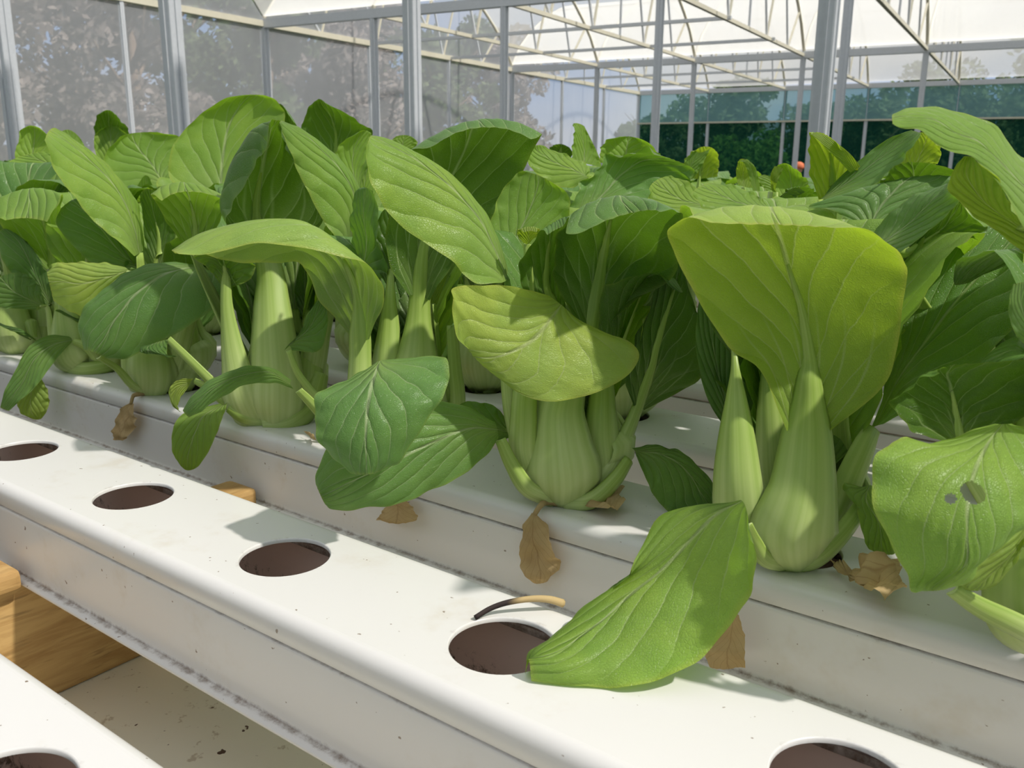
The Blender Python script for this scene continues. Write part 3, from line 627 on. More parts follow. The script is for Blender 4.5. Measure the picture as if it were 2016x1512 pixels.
e.leaf([(296,678,315,672,330,668,.10),(275,690,290,685,330,700,.14),(290,698,300,697,350,702,.14)], vis='top', mat=LEAF_D, stalk=[(495,828,12,.10),(440,775,13,.12),(380,715,11,.12),(332,668,9,.10)], rib=0)
e.leaf([(380,745,376,752,372,760,.10),(350,748,350,765,352,790,.13),(332,770,340,790,352,808,.14),(340,800,348,806,358,812,.14)], vis='top', mat=LEAF_Y, stalk=[(490,828,11,.10),(450,800,11,.12),(410,765,9,.12),(384,750,7,.10)], rib=.2)
e.leaf([(372,500,382,500,392,500,-.05),(330,440,384,445,430,442,-.05),(308,400,374,395,438,400,-.03),(295,380,362,360,438,386,.03),(318,393,368,378,436,391,.09)], e=(.04,.04), vis='under', mat=LEAF)
e.grow(R_(135), .62, .16, .17, .05, mat=LEAF_D, neck=.35); e.grow(R_(80), .58, .14, .16, .05, mat=LEAF, neck=.35); e.grow(R_(108), .68, .14, .15, .05, mat=LEAF_D, neck=.3); e.grow(R_(165), .55, .12, .13, .05, mat=LEAF_D, neck=.35)
e.grow(R_(148), .50, .30, .16, .16, mat=LEAF_D, neck=.3); e.grow(R_(118), .44, .34, .17, .14, mat=LEAF_D, neck=.3)
e.grow(R_(100), .84, .3, .22, .08); e.grow(R_(150), .8, .25, .2, .08, mat=LEAF_D); e.grow(R_(60), .78, .3, .2, .08); e.grow(R_(200), .7, .2, .18, .06, mat=LEAF_D)
f = P['f']
f.leaf([(398,523,408,529,420,537,.24),(345,518,362,529,492,549,.32),(285,521,318,543,452,584,.38),(228,552,272,575,392,628,.42),(181,592,233,620,322,670,.45),(154,640,206,665,257,701,.46),(164,688,186,694,212,706,.46)],
       e=(-.03,-.05), vis='top', mat=LEAF_B, stalk=[(330,760,20,.08),(352,690,20,.14),(372,620,17,.18),(398,550,12,.22)], nt=56, ns=26, rib=.15)
f.leaf([(246,526,254,532,262,540,.26),(200,517,214,545,228,582,.31),(150,517,163,558,172,622,.34),(112,520,120,554,130,605,.35),(92,535,97,555,106,592,.35)], e=(-.02,-.04), vis='top', mat=LEAF_Y, nt=40, ns=22, rib=.1)
f.bare([(295,772,30,.12),(294,740,46,.16),(292,700,44,.16),(296,640,30,.12),(300,590,18,.08)])
f.bare([(268,765,20,.08),(262,730,28,.12),(262,690,26,.12),(270,640,18,.08)])
f.bare([(350,765,26,.06),(360,720,34,.08),(362,670,30,.07),(360,610,20,.04)])
f.bare([(292,772,9,.15),(262,760,10,.2),(230,725,9,.24),(194,703,7,.30)])
f.leaf([(264,505,275,498,286,492,-.03),(230,472,262,442,280,446,-.02),(190,440,238,385,264,390,.0),(160,405,204,342,228,346,.03),(125,362,164,305,190,308,.07),(102,318,129,276,146,274,.1),(87,276,97,257,110,251,.12)],
       e=(.12,-.06), vis='top', mat=LEAF, nt=50, ns=24)
f.leaf([(270,530,280,528,290,520,-.05),(200,530,240,500,262,480,-.04),(140,480,190,440,230,430,-.02),(112,440,150,400,190,395,-.01),(120,410,140,395,160,392,-.01)], e=(.06,-.02), vis='top', mat=LEAF_D)
f.leaf([(300,520,312,522,324,520,-.06),(285,470,312,465,345,470,-.06),(280,420,300,412,335,425,-.04),(275,385,292,372,320,385,0)], vis='under', mat=LEAF_D)
f.grow(R_(135), .62, .16, .17, .05, mat=LEAF_D, neck=.35); f.grow(R_(80), .58, .14, .16, .05, mat=LEAF, neck=.35); f.grow(R_(108), .68, .14, .15, .05, mat=LEAF_D, neck=.3); f.grow(R_(165), .55, .12, .13, .05, mat=LEAF_D, neck=.35)
f.grow(R_(148), .50, .30, .16, .16, mat=LEAF_D, neck=.3); f.grow(R_(118), .44, .34, .17, .14, mat=LEAF_D, neck=.3)
f.grow(R_(100), .82, .3, .22, .08); f.grow(R_(150), .8, .25, .2, .08); f.grow(R_(60), .8, .3, .2, .08, mat=LEAF_D); f.grow(R_(20), .7, .3, .18, .06, mat=LEAF_D)
g = P['g']
g.leaf([(135,662,142,669,137,678,.22),(96,660,102,680,110,708,.28),(57,682,68,706,84,744,.33),(33,724,46,750,62,770,.36),(10,768,22,784,38,790,.38),(0,802,8,806,18,809,.38)], vis='top', mat=LEAF_B,
       stalk=[(196,722,10,.12),(185,700,10,.18),(168,682,9,.22),(145,672,7,.22)], rib=.2)
g.leaf([(60,740,68,745,80,744,.26),(40,768,62,770,92,765,.26),(33,795,60,798,97,790,.26),(45,815,65,817,92,810,.25),(62,824,72,826,82,824,.24)], vis='top', mat=LEAF_Y, rib=0)
g.bare([(165,722,26,.12),(140,700,44,.16),(132,650,36,.15),(125,590,24,.1),(112,520,18,.05)])
g.bare([(190,724,26,.12),(205,700,36,.12),(215,650,28,.08),(210,600,18,.04)])
g.bare([(120,714,14,.14),(160,728,16,.18),(205,722,14,.16),(240,712,10,.08)])
g.leaf([(92,530,104,528,118,524,.02),(30,478,98,470,121,470,.04),(0,440,80,425,122,430,.07),(-20,400,60,372,121,388,.12),(-10,425,58,395,119,392,.19),(10,432,55,430,92,436,.26)], e=(.05,.05), vis='under', mat=LEAF, stalk=[(110,640,20,.06),(104,580,16,.05),(104,540,14,.03)])
g.leaf([(92,600,98,598,104,592,.08),(40,560,70,540,95,545,.10),(10,520,40,480,72,500,.12),(-10,470,10,450,40,470,.12)], vis='top', mat=LEAF_B)
g.leaf([(70,610,80,600,90,600,.12),(0,605,30,575,75,560,.16),(-30,590,0,545,50,540,.18)], vis='top', mat=LEAF_D)
g.leaf([(216,640,206,625,200,618,.12),(170,640,160,630,152,628,.16),(130,620,118,610,108,612,.18)], vis='top', mat=LEAF_B, rib=0)
g.grow(R_(148), .50, .30, .16, .16, mat=LEAF_D, neck=.3); g.grow(R_(118), .44, .34, .17, .14, mat=LEAF_D, neck=.3)
g.grow(R_(100), .86, .3, .22, .08); g.grow(R_(150), .84, .3, .22, .08); g.grow(R_(60), .86, .3, .2, .08, mat=LEAF_D); g.grow(R_(20), .8, .3, .18, .06); g.grow(R_(-20), .7, .3, .16, .06)
h = P['h']
h.bare([(30,688,34,.12),(20,655,48,.16),(15,610,40,.15),(20,560,24,.1),(30,500,16,.06)])
h.bare([(-10,686,30,.12),(-22,650,44,.15),(-20,600,36,.14),(-15,540,20,.1)])
h.bare([(60,690,18,.06),(72,650,24,.08),(72,600,20,.06),(74,560,14,.04)])
h.leaf([(60,670,66,666,72,672,.2),(20,650,40,648,50,660,.24),(0,640,10,640,10,646,.26),(-20,630,-10,630,-10,636,.26)], vis='top', mat=LEAF_D, rib=0)
for az, hh in ((80, .95), (130, .98), (180, .92), (30, .9), (-50, .8), (-100, .85)): h.grow(R_(az), hh, .35, .22, .1, mat=[LEAF, LEAF_D][az % 4 // 2])
a = P['a']
a.leaf([(2110,330,2090,430,2040,500,.15),(2016,312,2000,352,1968,366,.14),(1962,255,1936,288,1918,314,.15),(1904,226,1882,262,1860,293,.17),(1845,214,1832,236,1811,258,.19),(1790,212,1784,231,1775,251,.21),(1758,224,1756,234,1758,242,.21)],
       e=(-.08,.05), vis='top', mat=LEAF, nt=50, ns=24, ripple=.0015)
a.leaf([(2040,520,2050,480,2060,440,.16),(1975,465,1995,440,2008,428,.15),(1912,420,1940,400,1984,396,.15),(1868,370,1905,350,1964,352,.16),(1880,328,1905,322,1932,326,.17),(1897,308,1908,308,1920,313,.17)], e=(0,.03), vis='under', mat=LEAF_Y, rib=.3)
a.leaf([(1958,834,1974,835,1992,834,.20),(1850,866,1946,872,2040,860,.28),(1735,880,1918,930,2060,940,.36),(1716,960,1905,990,2050,1000,.40),(1735,1035,1903,1050,2012,1040,.42),(1776,1122,1900,1110,1957,1090,.42),(1800,1155,1855,1150,1905,1137,.41),(1818,1163,1838,1163,1860,1160,.40)],
       e=(-.05,-.04), vis='top', mat=LEAF, nt=150, ns=110, ripple=.008, holes=((1920,968,.395,.0215),(1871,982,.395,.0095),(1906,964,.395,.012)), stalk=[(2110,1230,22,.14),(2080,1120,24,.2),(2040,960,22,.22),(1990,860,15,.2)], rib=.15, label='yellow-green leaf blade with two insect holes')
a.leaf([(2020,1010,2030,1020,2040,1030,.22),(1960,1050,2000,1080,2030,1050,.27),(1905,1110,1950,1130,2008,1090,.28),(1880,1140,1930,1155,1985,1130,.28),(1900,1160,1925,1162,1960,1153,.27)], vis='top', mat=LEAF_Y, rib=0)
a.leaf([(1872,872,1890,872,1906,872,.04),(1800,850,1884,820,1960,860,.04),(1752,795,1874,770,2040,800,.05),(1800,756,1866,735,2050,740,.07),(1850,734,1880,720,2040,705,.1)], e=(.06,.0), vis='under', mat=LEAF_D, stalk=[(2100,1200,22,.04),(2010,1080,24,.08),(1930,960,20,.07),(1892,890,18,.05)])
a.leaf([(2050,700,2060,690,2070,680,.28),(2000,660,2030,650,2060,640,.32),(1985,600,2010,600,2050,590,.33),(1995,560,2015,555,2040,550,.32)], vis='top', mat=LEAF_B, rib=0)
a.bare([(2110,1275,60,.12),(2062,1215,105,.18),(2040,1140,95,.18),(2050,1040,70,.14),(2070,940,40,.1)])
a.bare([(2100,1285,26,.14),(2010,1235,26,.22),(1930,1195,22,.24),(1875,1160,16,.26)])
a.bare([(2150,1260,60,.14),(2170,1180,90,.2),(2160,1080,60,.16)])
a.grow(R_(110), .9, .35, .22, .1); a.grow(R_(160), .82, .3, .2, .1, mat=LEAF_D); a.grow(R_(60), .9, .3, .2, .08); a.grow(R_(10), .9, .3, .2, .1); a.grow(R_(200), .62, .2, .16, .06, mat=LEAF_D)

# ------------------------------------------------------------------ second and third rows: the heads whose leaves stand out
Y4, Y5, Y6 = Y3+PITCH, Y3+2*PITCH, Y3+3*PITCH
def mid_row(x, y, label, grows):
    p = Plant(x, y, label)
    for az, hh, mt in grows: p.grow(R_(az), hh, .3, .22, .09, mat=mt)
    return p
GR = [(90, .86, LEAF), (140, .88, LEAF), (30, .84, LEAF_D), (-20, .8, LEAF), (190, .82, LEAF_D), (-70, .72, LEAF_D), (-120, .76, LEAF)]
q = mid_row(-4.62, Y4, 'bok choy in the second row with the tallest broad pale leaf, left of centre', GR)
q.leaf([(425,392,435,392,445,392,.05),(340,360,435,355,500,370,.02),(336,300,440,300,535,300,-.02),(360,260,450,250,556,260,-.05),(395,225,470,212,560,222,-.07),(440,197,490,190,545,200,-.06),(478,188,500,186,522,188,-.05)], e=(.05,.05), vis='top', mat=LEAF, nt=50, ns=26)
q.leaf([(560,330,566,328,572,330,-.1),(556,280,572,270,590,290,-.12),(552,220,572,232,584,252,-.1),(548,204,556,208,566,222,-.08)], e=(.0,.06), vis='under', mat=LEAF_D)
q = mid_row(-3.19, Y4, 'bok choy in the second row with pointed leaf leaning right behind the tent-folded leaf', GR)
q.leaf([(700,375,706,372,712,370,.0),(660,325,694,330,724,330,0),(662,296,698,290,728,290,0),(686,270,712,262,730,268,0),(708,258,718,256,726,260,0)], e=(.05,-.03), vis='top', mat=LEAF)
q.leaf([(700,420,712,415,722,412,-.02),(690,385,716,375,740,380,-.02),(700,345,722,335,745,350,-.03),(715,320,728,312,742,322,-.03)], vis='top', mat=LEAF)
q = mid_row(-4.31, Y5, 'bok choy in the third row with a dark pointed leaf rising against the wall', GR)
q.leaf([(640,330,655,330,672,330,0),(596,268,662,280,733,268,.02),(600,232,655,240,715,246,.05),(615,204,640,210,684,226,.09),(626,195,632,196,640,202,.12)], e=(.06,.06), vis='under', mat=LEAF_D)
q.leaf([(770,300,790,300,810,300,-.1),(768,280,795,275,822,282,-.1),(780,268,800,266,815,272,-.1)], vis='top', mat=LEAF)
q = mid_row(-1.76, Y4, 'bok choy in the second row with a big crinkled rounded leaf, right of centre', GR)
q.leaf([(1110,422,1150,420,1190,425,.1),(1138,376,1190,380,1260,400,.06),(1168,337,1222,345,1300,380,.02),(1212,305,1262,318,1350,365,0),(1255,296,1300,312,1366,350,.02),(1290,304,1330,315,1360,330,.05)], e=(.05,.05), vis='top', mat=LEAF_B, nt=50, ns=26, ripple=.016)
q.leaf([(1400,410,1395,405,1392,398,.12),(1330,420,1345,395,1372,370,.14),(1284,400,1310,375,1340,352,.15),(1277,372,1288,358,1312,347,.15)], e=(.05,-.04), vis='top', mat=LEAF)
q.leaf([(1165,345,1160,350,1150,352,-.1),(1120,370,1130,335,1162,330,-.12),(1065,350,1092,320,1130,312,-.14),(1035,310,1060,298,1090,296,-.14),(1040,292,1055,286,1070,288,-.13)], e=(.04,-.03), vis='top', mat=LEAF)
q = mid_row(-2.17, Y5, 'bok choy in the third row showing a smooth rounded leaf top above the crinkled one', GR)
q.leaf([(1180,320,1230,325,1285,325,0),(1184,288,1235,285,1300,308,0),(1200,275,1240,270,1280,285,0),(1222,270,1240,269,1258,273,0)], e=(.06,.06), vis='top', mat=LEAF)
q = mid_row(-3.19, Y6, 'bok choy in the fourth row with a narrow twisted upright leaf', GR)
q.leaf([(1125,320,1150,322,1185,330,0),(1126,290,1150,295,1178,305,0),(1130,262,1145,268,1164,275,.02),(1128,243,1138,243,1150,248,.04)], e=(.08,-.03), vis='top', mat=LEAF)
q.leaf([(1080,310,1100,312,1120,318,0),(1082,292,1105,290,1128,300,.02),(1090,286,1105,284,1120,290,.05)], vis='under', mat=LEAF_D)
q = mid_row(-1.04, Y4, 'bok choy in the second row with long leaf reaching right behind the curled leaf', GR)
q.leaf([(1608,400,1617,393,1640,392,.02),(1652,350,1680,352,1718,365,.02),(1706,304,1735,310,1772,322,.03),(1752,271,1775,280,1796,290,.05),(1795,256,1805,260,1814,262,.08)], e=(-.03,.08), vis='top', mat=LEAF_B)
q.leaf([(1772,325,1800,330,1840,326,-.04),(1776,305,1812,305,1848,318,-.02),(1790,280,1822,280,1854,295,.0),(1804,262,1820,262,1838,275,.04)], e=(.03,.0), vis='under', mat=LEAF_Y, rib=0)
q.leaf([(1612,395,1636,398,1660,392,-.05),(1596,345,1640,350,1690,335,-.05),(1594,300,1634,300,1687,322,-.03),(1594,268,1622,272,1668,303,.02),(1600,263,1622,264,1650,285,.08)], e=(.02,.06), vis='under', mat=LEAF_Y)
q.leaf([(1674,340,1684,334,1694,328,.03),(1650,315,1662,308,1674,303,.09),(1625,290,1633,283,1643,278,.12),(1600,267,1606,264,1615,262,.12),(1594,266,1597,264,1600,263,.10)], vis='top', mat=LEAF_Y, nostalk=True, nt=20, ns=10)
q.leaf([(1500,425,1505,412,1510,402,.10),(1430,425,1450,398,1490,383,.08),(1380,405,1410,380,1450,366,.06),(1362,380,1380,366,1405,359,.06)], e=(.06,-.04), vis='top', mat=LEAF)
q = mid_row(-.33, Y4, 'bok choy in the second row at right, its leaves arching under the topmost leaf', GR)
q.leaf([(1900,440,1900,432,1905,425,.12),(1720,372,1800,385,1880,365,.10),(1732,362,1800,350,1878,350,.13),(1748,338,1795,320,1882,333,.2)], e=(.03,.03), vis='under', mat=LEAF_D)
q.leaf([(1715,466,1708,462,1700,452,.25),(1790,452,1730,412,1640,415,.22),(1862,410,1765,372,1592,408,.20),(1888,365,1790,352,1640,388,.18),(1880,348,1800,349,1730,366,.17)], e=(.03,-.02), vis='top', mat=LEAF_B, nt=50, ns=26, ripple=.002)
q.leaf([(1716,466,1735,480,1772,496,.45),(1745,428,1790,440,1840,445,.47),(1796,386,1832,398,1886,400,.49),(1834,370,1858,376,1884,385,.50),(1862,361,1868,364,1876,368,.50)], e=(-.06,.06), vis='top', mat=LEAF_B, ripple=.002)
q.leaf([(1742,510,1760,512,1780,515,.40),(1774,496,1800,490,1850,500,.40),(1815,460,1850,455,1935,455,.41),(1850,430,1875,425,1938,446,.43),(1880,402,1888,400,1900,412,.46)], vis='under', mat=LEAF_D, rib=.5)
q = mid_row(-5.33, Y4, 'bok choy in the second row with wide flat pale leaf near the left wall post', GR)
q.leaf([(308,368,318,356,332,352,.05),(240,370,300,325,352,335,.0),(205,335,275,295,360,290,-.04),(212,295,262,272,350,268,-.05),(235,268,262,262,310,259,-.05)], e=(.06,.02), vis='top', mat=LEAF, nt=44, ns=24)
q.leaf([(275,440,288,430,300,428,.1),(262,400,285,385,296,395,.12),(268,372,288,362,300,372,.14),(280,350,288,345,296,352,.15)], vis='top', mat=LEAF)
q = mid_row(-6.04, Y4, 'bok choy in the second row with a pale leaf rising by the leftmost near post', GR)
q.leaf([(60,330,70,332,82,335,0),(30,310,65,305,105,318,0),(35,280,68,275,110,290,-.02),(40,255,68,252,98,268,-.02),(52,249,64,247,78,252,0)], e=(.04,.04), vis='top', mat=LEAF)
q.leaf([(130,350,140,345,150,342,.05),(60,345,95,322,140,315,.06),(18,318,50,305,90,298,.06)], e=(.05,-.03), vis='top', mat=LEAF)
q = mid_row(-6.45, Y5, 'bok choy in the third row with a small dark cupped leaf tip at left', GR)
q.leaf([(192,290,215,292,245,290,0),(186,258,215,255,254,258,.02),(192,228,213,222,235,235,.06),(203,219,214,217,224,222,.12)], e=(.06,.06), vis='under', mat=LEAF_D)
q.leaf([(196,330,215,332,240,330,.06),(185,285,218,285,262,290,.06),(190,260,218,258,254,270,.06),(206,250,220,248,236,252,.07)], e=(.03,.03), vis='top', mat=LEAF)
q = mid_row(-7.17, Y5, 'bok choy in the third row with smooth leaf showing between the left leaves', GR)
q.leaf([(120,320,140,320,165,322,0),(112,285,140,280,170,300,0),(118,262,138,256,160,275,0)], vis='top', mat=LEAF)
q = mid_row(-2.47, Y6, 'bok choy in the fourth row with a curled ear-like leaf before the green net', GR)
q.leaf([(1350,350,1375,352,1412,348,0),(1348,316,1382,318,1415,330,.01),(1358,302,1388,300,1415,310,.03),(1372,293,1392,289,1408,296,.08)], e=(.06,.02), vis='under', mat=LEAF_Y)
q.leaf([(1345,345,1355,350,1362,355,.09),(1348,316,1362,322,1380,330,.1),(1368,296,1380,300,1398,292,.1)], vis='top', mat=LEAF, rib=0)
q = mid_row(-1.76, Y6, 'bok choy in the fourth row with a hooked narrow leaf standing up', GR)
q.leaf([(1452,362,1465,368,1482,370,0),(1449,340,1463,345,1480,350,0),(1452,322,1465,325,1478,332,.02),(1456,314,1464,313,1472,317,.04)], vis='under', mat=LEAF_Y, rib=0)
q.leaf([(1482,375,1490,380,1496,380,.06),(1474,345,1484,350,1494,352,.06),(1465,322,1476,324,1486,328,.07),(1455,317,1463,314,1472,314,.07)], vis='top', mat=LEAF)
q.leaf([(1515,382,1530,378,1545,372,.1),(1500,365,1515,352,1528,352,.1),(1492,350,1502,344,1512,346,.1)], vis='top', mat=LEAF, rib=0)
q = mid_row(-1.45, Y5, 'bok choy in the third row with pale arched leaf and dark crinkled leaf', GR)
q.leaf([(1520,390,1560,395,1598,380,.1),(1522,355,1556,350,1586,352,.08),(1528,330,1550,326,1568,334,.1),(1535,323,1546,321,1556,325,.13)], e=(.03,.03), vis='top', mat=LEAF)
q.leaf([(1518,372,1522,378,1528,384,.1),(1517,345,1522,352,1528,365,.14),(1524,328,1530,328,1542,332,.15)], vis='under', mat=LEAF_Y, rib=0)
q.leaf([(1550,412,1570,408,1600,404,.2),(1534,395,1570,385,1612,390,.22),(1548,376,1574,370,1606,378,.26),(1560,372,1578,368,1596,372,.3)], e=(.0,.06), vis='under', mat=LEAF_D, rib=0)
q.leaf([(1522,405,1530,400,1540,395,.28),(1535,388,1545,382,1565,388,.3),(1555,374,1568,369,1585,378,.32)], vis='top', mat=LEAF_D, rib=0)

# ------------------------------------------------------------------ the rest of the crop: copies of three heads
protos = []
for i in range(3):
    rn = random.Random(i+40)
    p = Plant(0, 0, name='bok_choy', label='', at=V((0,0,0)))
    for j in range(8):
        p.grow(R_(j*137.5+i*40), rn.uniform(.78, .97), rn.uniform(.2, .34), rn.uniform(.17, .23), rn.uniform(.05, .14), mat=[LEAF, LEAF_D, LEAF, LEAF_B][(j+i) % 4], res=(14, 8))
    p.grow(R_(50*i), .6, .08, .12, .02, mat=LEAF, res=(14, 8))
    protos.append(p.e)
def copy_tree(o, par=None):
    c = o.copy(); C.objects.link(c); c.parent = par
    for ch in o.children: copy_tree(ch, c)
    return c
used = {(4, x) for x in (-4.62, -3.19, -1.76, -1.04, -.33, -5.33, -6.04)} | {(5, x) for x in (-4.31, -2.17, -6.45, -7.17, -1.45)} | {(6, x) for x in (-3.19, -2.47, -1.76)}
cnt = 0; first = [True]*3
for row in range(4, 9):
    y = YC2+PITCH*(row-2)
    for k in range(-1, 24):
        x = PH[row]-HS*k
        if not (-y*2.35 < x < -y*.05): continue
        if any(r == row and abs(ux-x) < .2 for r, ux in used): continue
        i = (k*2+row) % 3; src = protos[i]
        if first[i]: o = src; first[i] = False
        else: o = copy_tree(src)
        o.location = BW(V((x, y, 0))); o.rotation_euler = (0, 0, random.uniform(0, 6.28)); s_ = random.uniform(.93, 1.02); o.scale = (s_, s_, s_)
        lab = ['', '', '', '', 'bok choy head crowded in the second row, mostly hidden by the front row', 'bok choy head crowded in the third row', 'bok choy head crowded in the fourth row',
               'bok choy head seen only as a leaf top in the fifth row', 'bok choy head seen only as a leaf top in the furthest row'][row]
        tag(o, lab, 'vegetable', ['', '', '', '', 'bok choy of the second row', 'bok choy of the third row', 'bok choy of the fourth row', 'bok choy of the fifth row', 'bok choy of the furthest row'][row]); cnt += 1

# ------------------------------------------------------------------ withered leaves and litter
def dry(st, label, parent=None, wither=.02, name='withered_leaf', D=0, e=(.0, .0), nt=24, ns=12, stem=None):
    pl = P['c']; sv = pl.D
    rows = []
    for r in st:
        rows.append([pl.at(r[i], r[i+1], r[6]) for i in (0, 2, 4)])
    o = rows[0][1].copy()
    par = parent.e if parent else None; org = parent.c if parent else o
    b, mid, _ = make_blade(name, rows, DRY, par, org, nt=nt, ns=ns, seed=len(st)*7+int(st[0][0]), ripple=.004, wither=wither)
    if parent is None: b.location = BW(o); tag(b, label, 'withered leaf')
    if stem:
        pts = [pl.at(x, y, z) for x, y, z in stem]
        MB().tube([(p_-org)*S for p_ in [crom(pts, (len(pts)-1)*i/10) for i in range(11)]], [.012*S*(1-.4*i/10) for i in range(11)], 6).build('leaf_stem', DRY, b, True)
    return b
YS = YN+PITCH-.012
def yk(g): return 'y%.3f' % (YS-g)
dry([(1046,1010,1052,1012,1058,1015,yk(.02)),(1034,1030,1050,1035,1078,1040,yk(.02)),(1024,1065,1048,1075,1085,1075,yk(.03)),(1023,1100,1058,1105,1100,1100,yk(.02)),(1028,1125,1064,1132,1104,1118,yk(.03)),(1050,1145,1062,1148,1078,1142,yk(.02))],
    '', P['c'], stem=[(1105,990,'z.012'),(1075,988,'z.02'),(1062,998,yk(.0)),(1052,1014,yk(.02))], wither=.015)
dry([(770,975,780,978,792,975,yk(.03)),(758,1000,782,1000,812,995,yk(.03)),(742,1020,782,1024,820,1020,yk(.035)),(739,1026,780,1030,818,1027,yk(.03))], '', P['c'], wither=.012)
dry([(255,792,258,795,262,795,yk(.03)),(236,805,252,808,265,815,yk(.03)),(226,830,246,835,266,830,yk(.035)),(220,855,240,856,256,855,yk(.03)),(222,865,238,868,250,864,yk(.03))], '', P['f'],
    stem=[(292,772,'z.01'),(272,776,'z.012'),(262,780,yk(.005)),(258,795,yk(.03))], wither=.02)
dry([(1436,1205,1446,1205,1456,1210,yk(.06)),(1410,1250,1438,1250,1462,1240,yk(.06)),(1385,1290,1430,1300,1466,1290,yk(.07)),(1400,1312,1435,1318,1466,1318,yk(.06))], '', P['b'], wither=.012)
dry([(1230,955,1222,975,1232,992,'z.03'),(1205,960,1195,978,1205,998,'z.05'),(1175,978,1168,990,1176,1000,'z.03'),(1146,993,1150,997,1152,1001,'z.01')], 'small crumpled withered leaf at the foot of the middle front bok choy', None, .03)
dry([(1776,1100,1770,1130,1778,1165,'z.06'),(1740,1085,1735,1125,1745,1168,'z.09'),(1705,1105,1702,1130,1712,1162,'z.07'),(1680,1120,1680,1135,1690,1150,'z.04'),(1655,1112,1652,1118,1655,1124,'z.02'),(1630,1110,1630,1114,1630,1118,'z.015')],
    'crumpled brown withered leaf on the front channel below the holed leaf', None, .045, nt=30, ns=16)
dry([(345,740,335,744,330,752,'z.02'),(300,728,292,736,288,742,'z.02'),(262,722,256,728,254,734,'z.015'),(232,728,232,731,232,733,'z.012')], 'pale flat withered leaf on the channel at left between two heads', None, .015)
dry([(600,850,606,856,612,862,'z.02'),(612,852,616,858,620,866,'z.03'),(618,856,621,860,622,864,'z.02')], 'tiny curled brown leaf scrap on the front channel left of the round leaf', None, .01, nt=10, ns=8)
pts = [atZ(935,1216,.006), atZ(965,1198,.02), atZ(1000,1186,.03), atZ(1045,1179,.035), atZ(1080,1180,.03), atZ(1108,1188,.012)]
o0 = pts[0].copy(); st_ = MB().tube([(crom(pts, 5*i/24)-o0)*S for i in range(25)], [(.006+.004*(i/24)**2)*S for i in range(25)], 7).build('dried_stem', None, None, True)
k = NT('dried_stem_dark_to_tan'); xo = k.n('ShaderNodeSeparateXYZ', {'Vector': k.n('ShaderNodeTexCoord').outputs['Generated']}).outputs[0]
pr = k.n('ShaderNodeBsdfPrincipled', {'Base Color': k.mix(k.sstep(xo, .35, .55), rgb(.035,.022,.02), rgb(.55,.40,.19)), 'Roughness': .8}); k.done(pr.outputs[0])
st_.data.materials.append(k.m); st_.location = BW(o0); tag(st_, 'thin dried stem lying beside the hole on the empty channel', 'stem')
# ------------------------------------------------------------------ greenhouse
AG = .125; GU = V((math.cos(AG), math.sin(AG), 0)); GV = V((math.sin(AG), -math.cos(AG), 0)); GO = V((-6.76, 12.08, 0))
def gp(u, v, z): q = (GO + GU*u + GV*v)*G; return V((q.x, q.y, CAMZ + z*G))
BAY = 3.76; CS = 1.06; EZ = 1.0; FZ = -CAMZ/G
def quad_mesh(name, rows, mat, kind=None, smooth=False):
    bm = bmesh.new(); R = [[bm.verts.new(p) for p in r] for r in rows]
    for A, B in zip(R, R[1:]):
        for j in range(len(A)-1): bm.faces.new((A[j], A[j+1], B[j+1], B[j]))
    me = bpy.data.meshes.new(name); bm.to_mesh(me); bm.free(); o = link(name, me, mat, None, smooth)
    if kind: o['kind'] = kind
    return o
UM, VM = 13.0, 4*BAY
fl = mat_plain('dark_low_bounce_floor', rgb(.05,.055,.05), .8, .2, 0, .15, 3, .1)  # floor colour made dark to cut light bounced up from below
o = MB().box((0,0,-.1), (1,1,0)).build('floor', fl); o.data.transform(Matrix.Scale(1, 4))
o.data.clear_geometry(); bm = bmesh.new(); vv_ = [bm.verts.new(gp(u, v, FZ)) for u, v in ((-.02, -.02), (UM, -.02), (UM, VM), (-.02, VM))]; bm.faces.new(vv_[::-1]); bm.to_mesh(o.data); bm.free(); o['kind'] = 'structure'
grass = mat_plain('rough_grass', rgb(.10,.14,.05), .9, .1, 0, .35, 1.5)
o = quad_mesh('floor_outside', [[V((-120,-60,-.02)), V((120,-60,-.02))], [V((-120,160,-.02)), V((120,160,-.02))]], grass, 'structure'); o.name = 'ground'
# walls of film
quad_mesh('wall_left', [[gp(0, VM*i/20, FZ) for i in range(21)], [gp(0, VM*i/20, EZ) for i in range(21)]], FILM_WALL, 'structure')
def arch(f): return EZ + .04 + .86*math.sin(math.pi*f)**.75
for b_ in range(4):
    quad_mesh('wall_gable', [[gp(0, b_*BAY+BAY*i/16, EZ) for i in range(17)], [gp(0, b_*BAY+BAY*i/16, arch(i/16)) for i in range(17)]], FILM_WALL, 'structure')
for b_ in range(4):
    quad_mesh('ceiling', [[gp(UM*j/10, b_*BAY+BAY*i/20, arch(i/20)+.012) for i in range(21)] for j in range(11)], FILM_ROOF, 'structure', True)
CZ = .572
quad_mesh('wall_back', [[gp(UM*i/12, -.01, FZ) for i in range(13)], [gp(UM*i/12, -.01, CZ) for i in range(13)]], NET, 'structure')
quad_mesh('wall_front_added', [[gp(UM*i/12, VM, FZ) for i in range(13)], [gp(UM*i/12, VM, EZ) for i in range(13)]], NET, 'structure')  # unseen wall, added to cut ambient light from behind the camera
quad_mesh('wall_right_added', [[gp(UM, VM*i/12, FZ) for i in range(13)], [gp(UM, VM*i/12, EZ) for i in range(13)]], NET, 'structure')  # unseen too, added to hold back low sky light from the right
ct = empty('roller_curtain', gp(0, .03, CZ), 'teal roller curtain hanging across the top of the far wall above green net', 'curtain')
def put(o, par):                       # parent while keeping world place
    o.parent = par; o.matrix_parent_inverse = Matrix.Translation(-par.location); return o
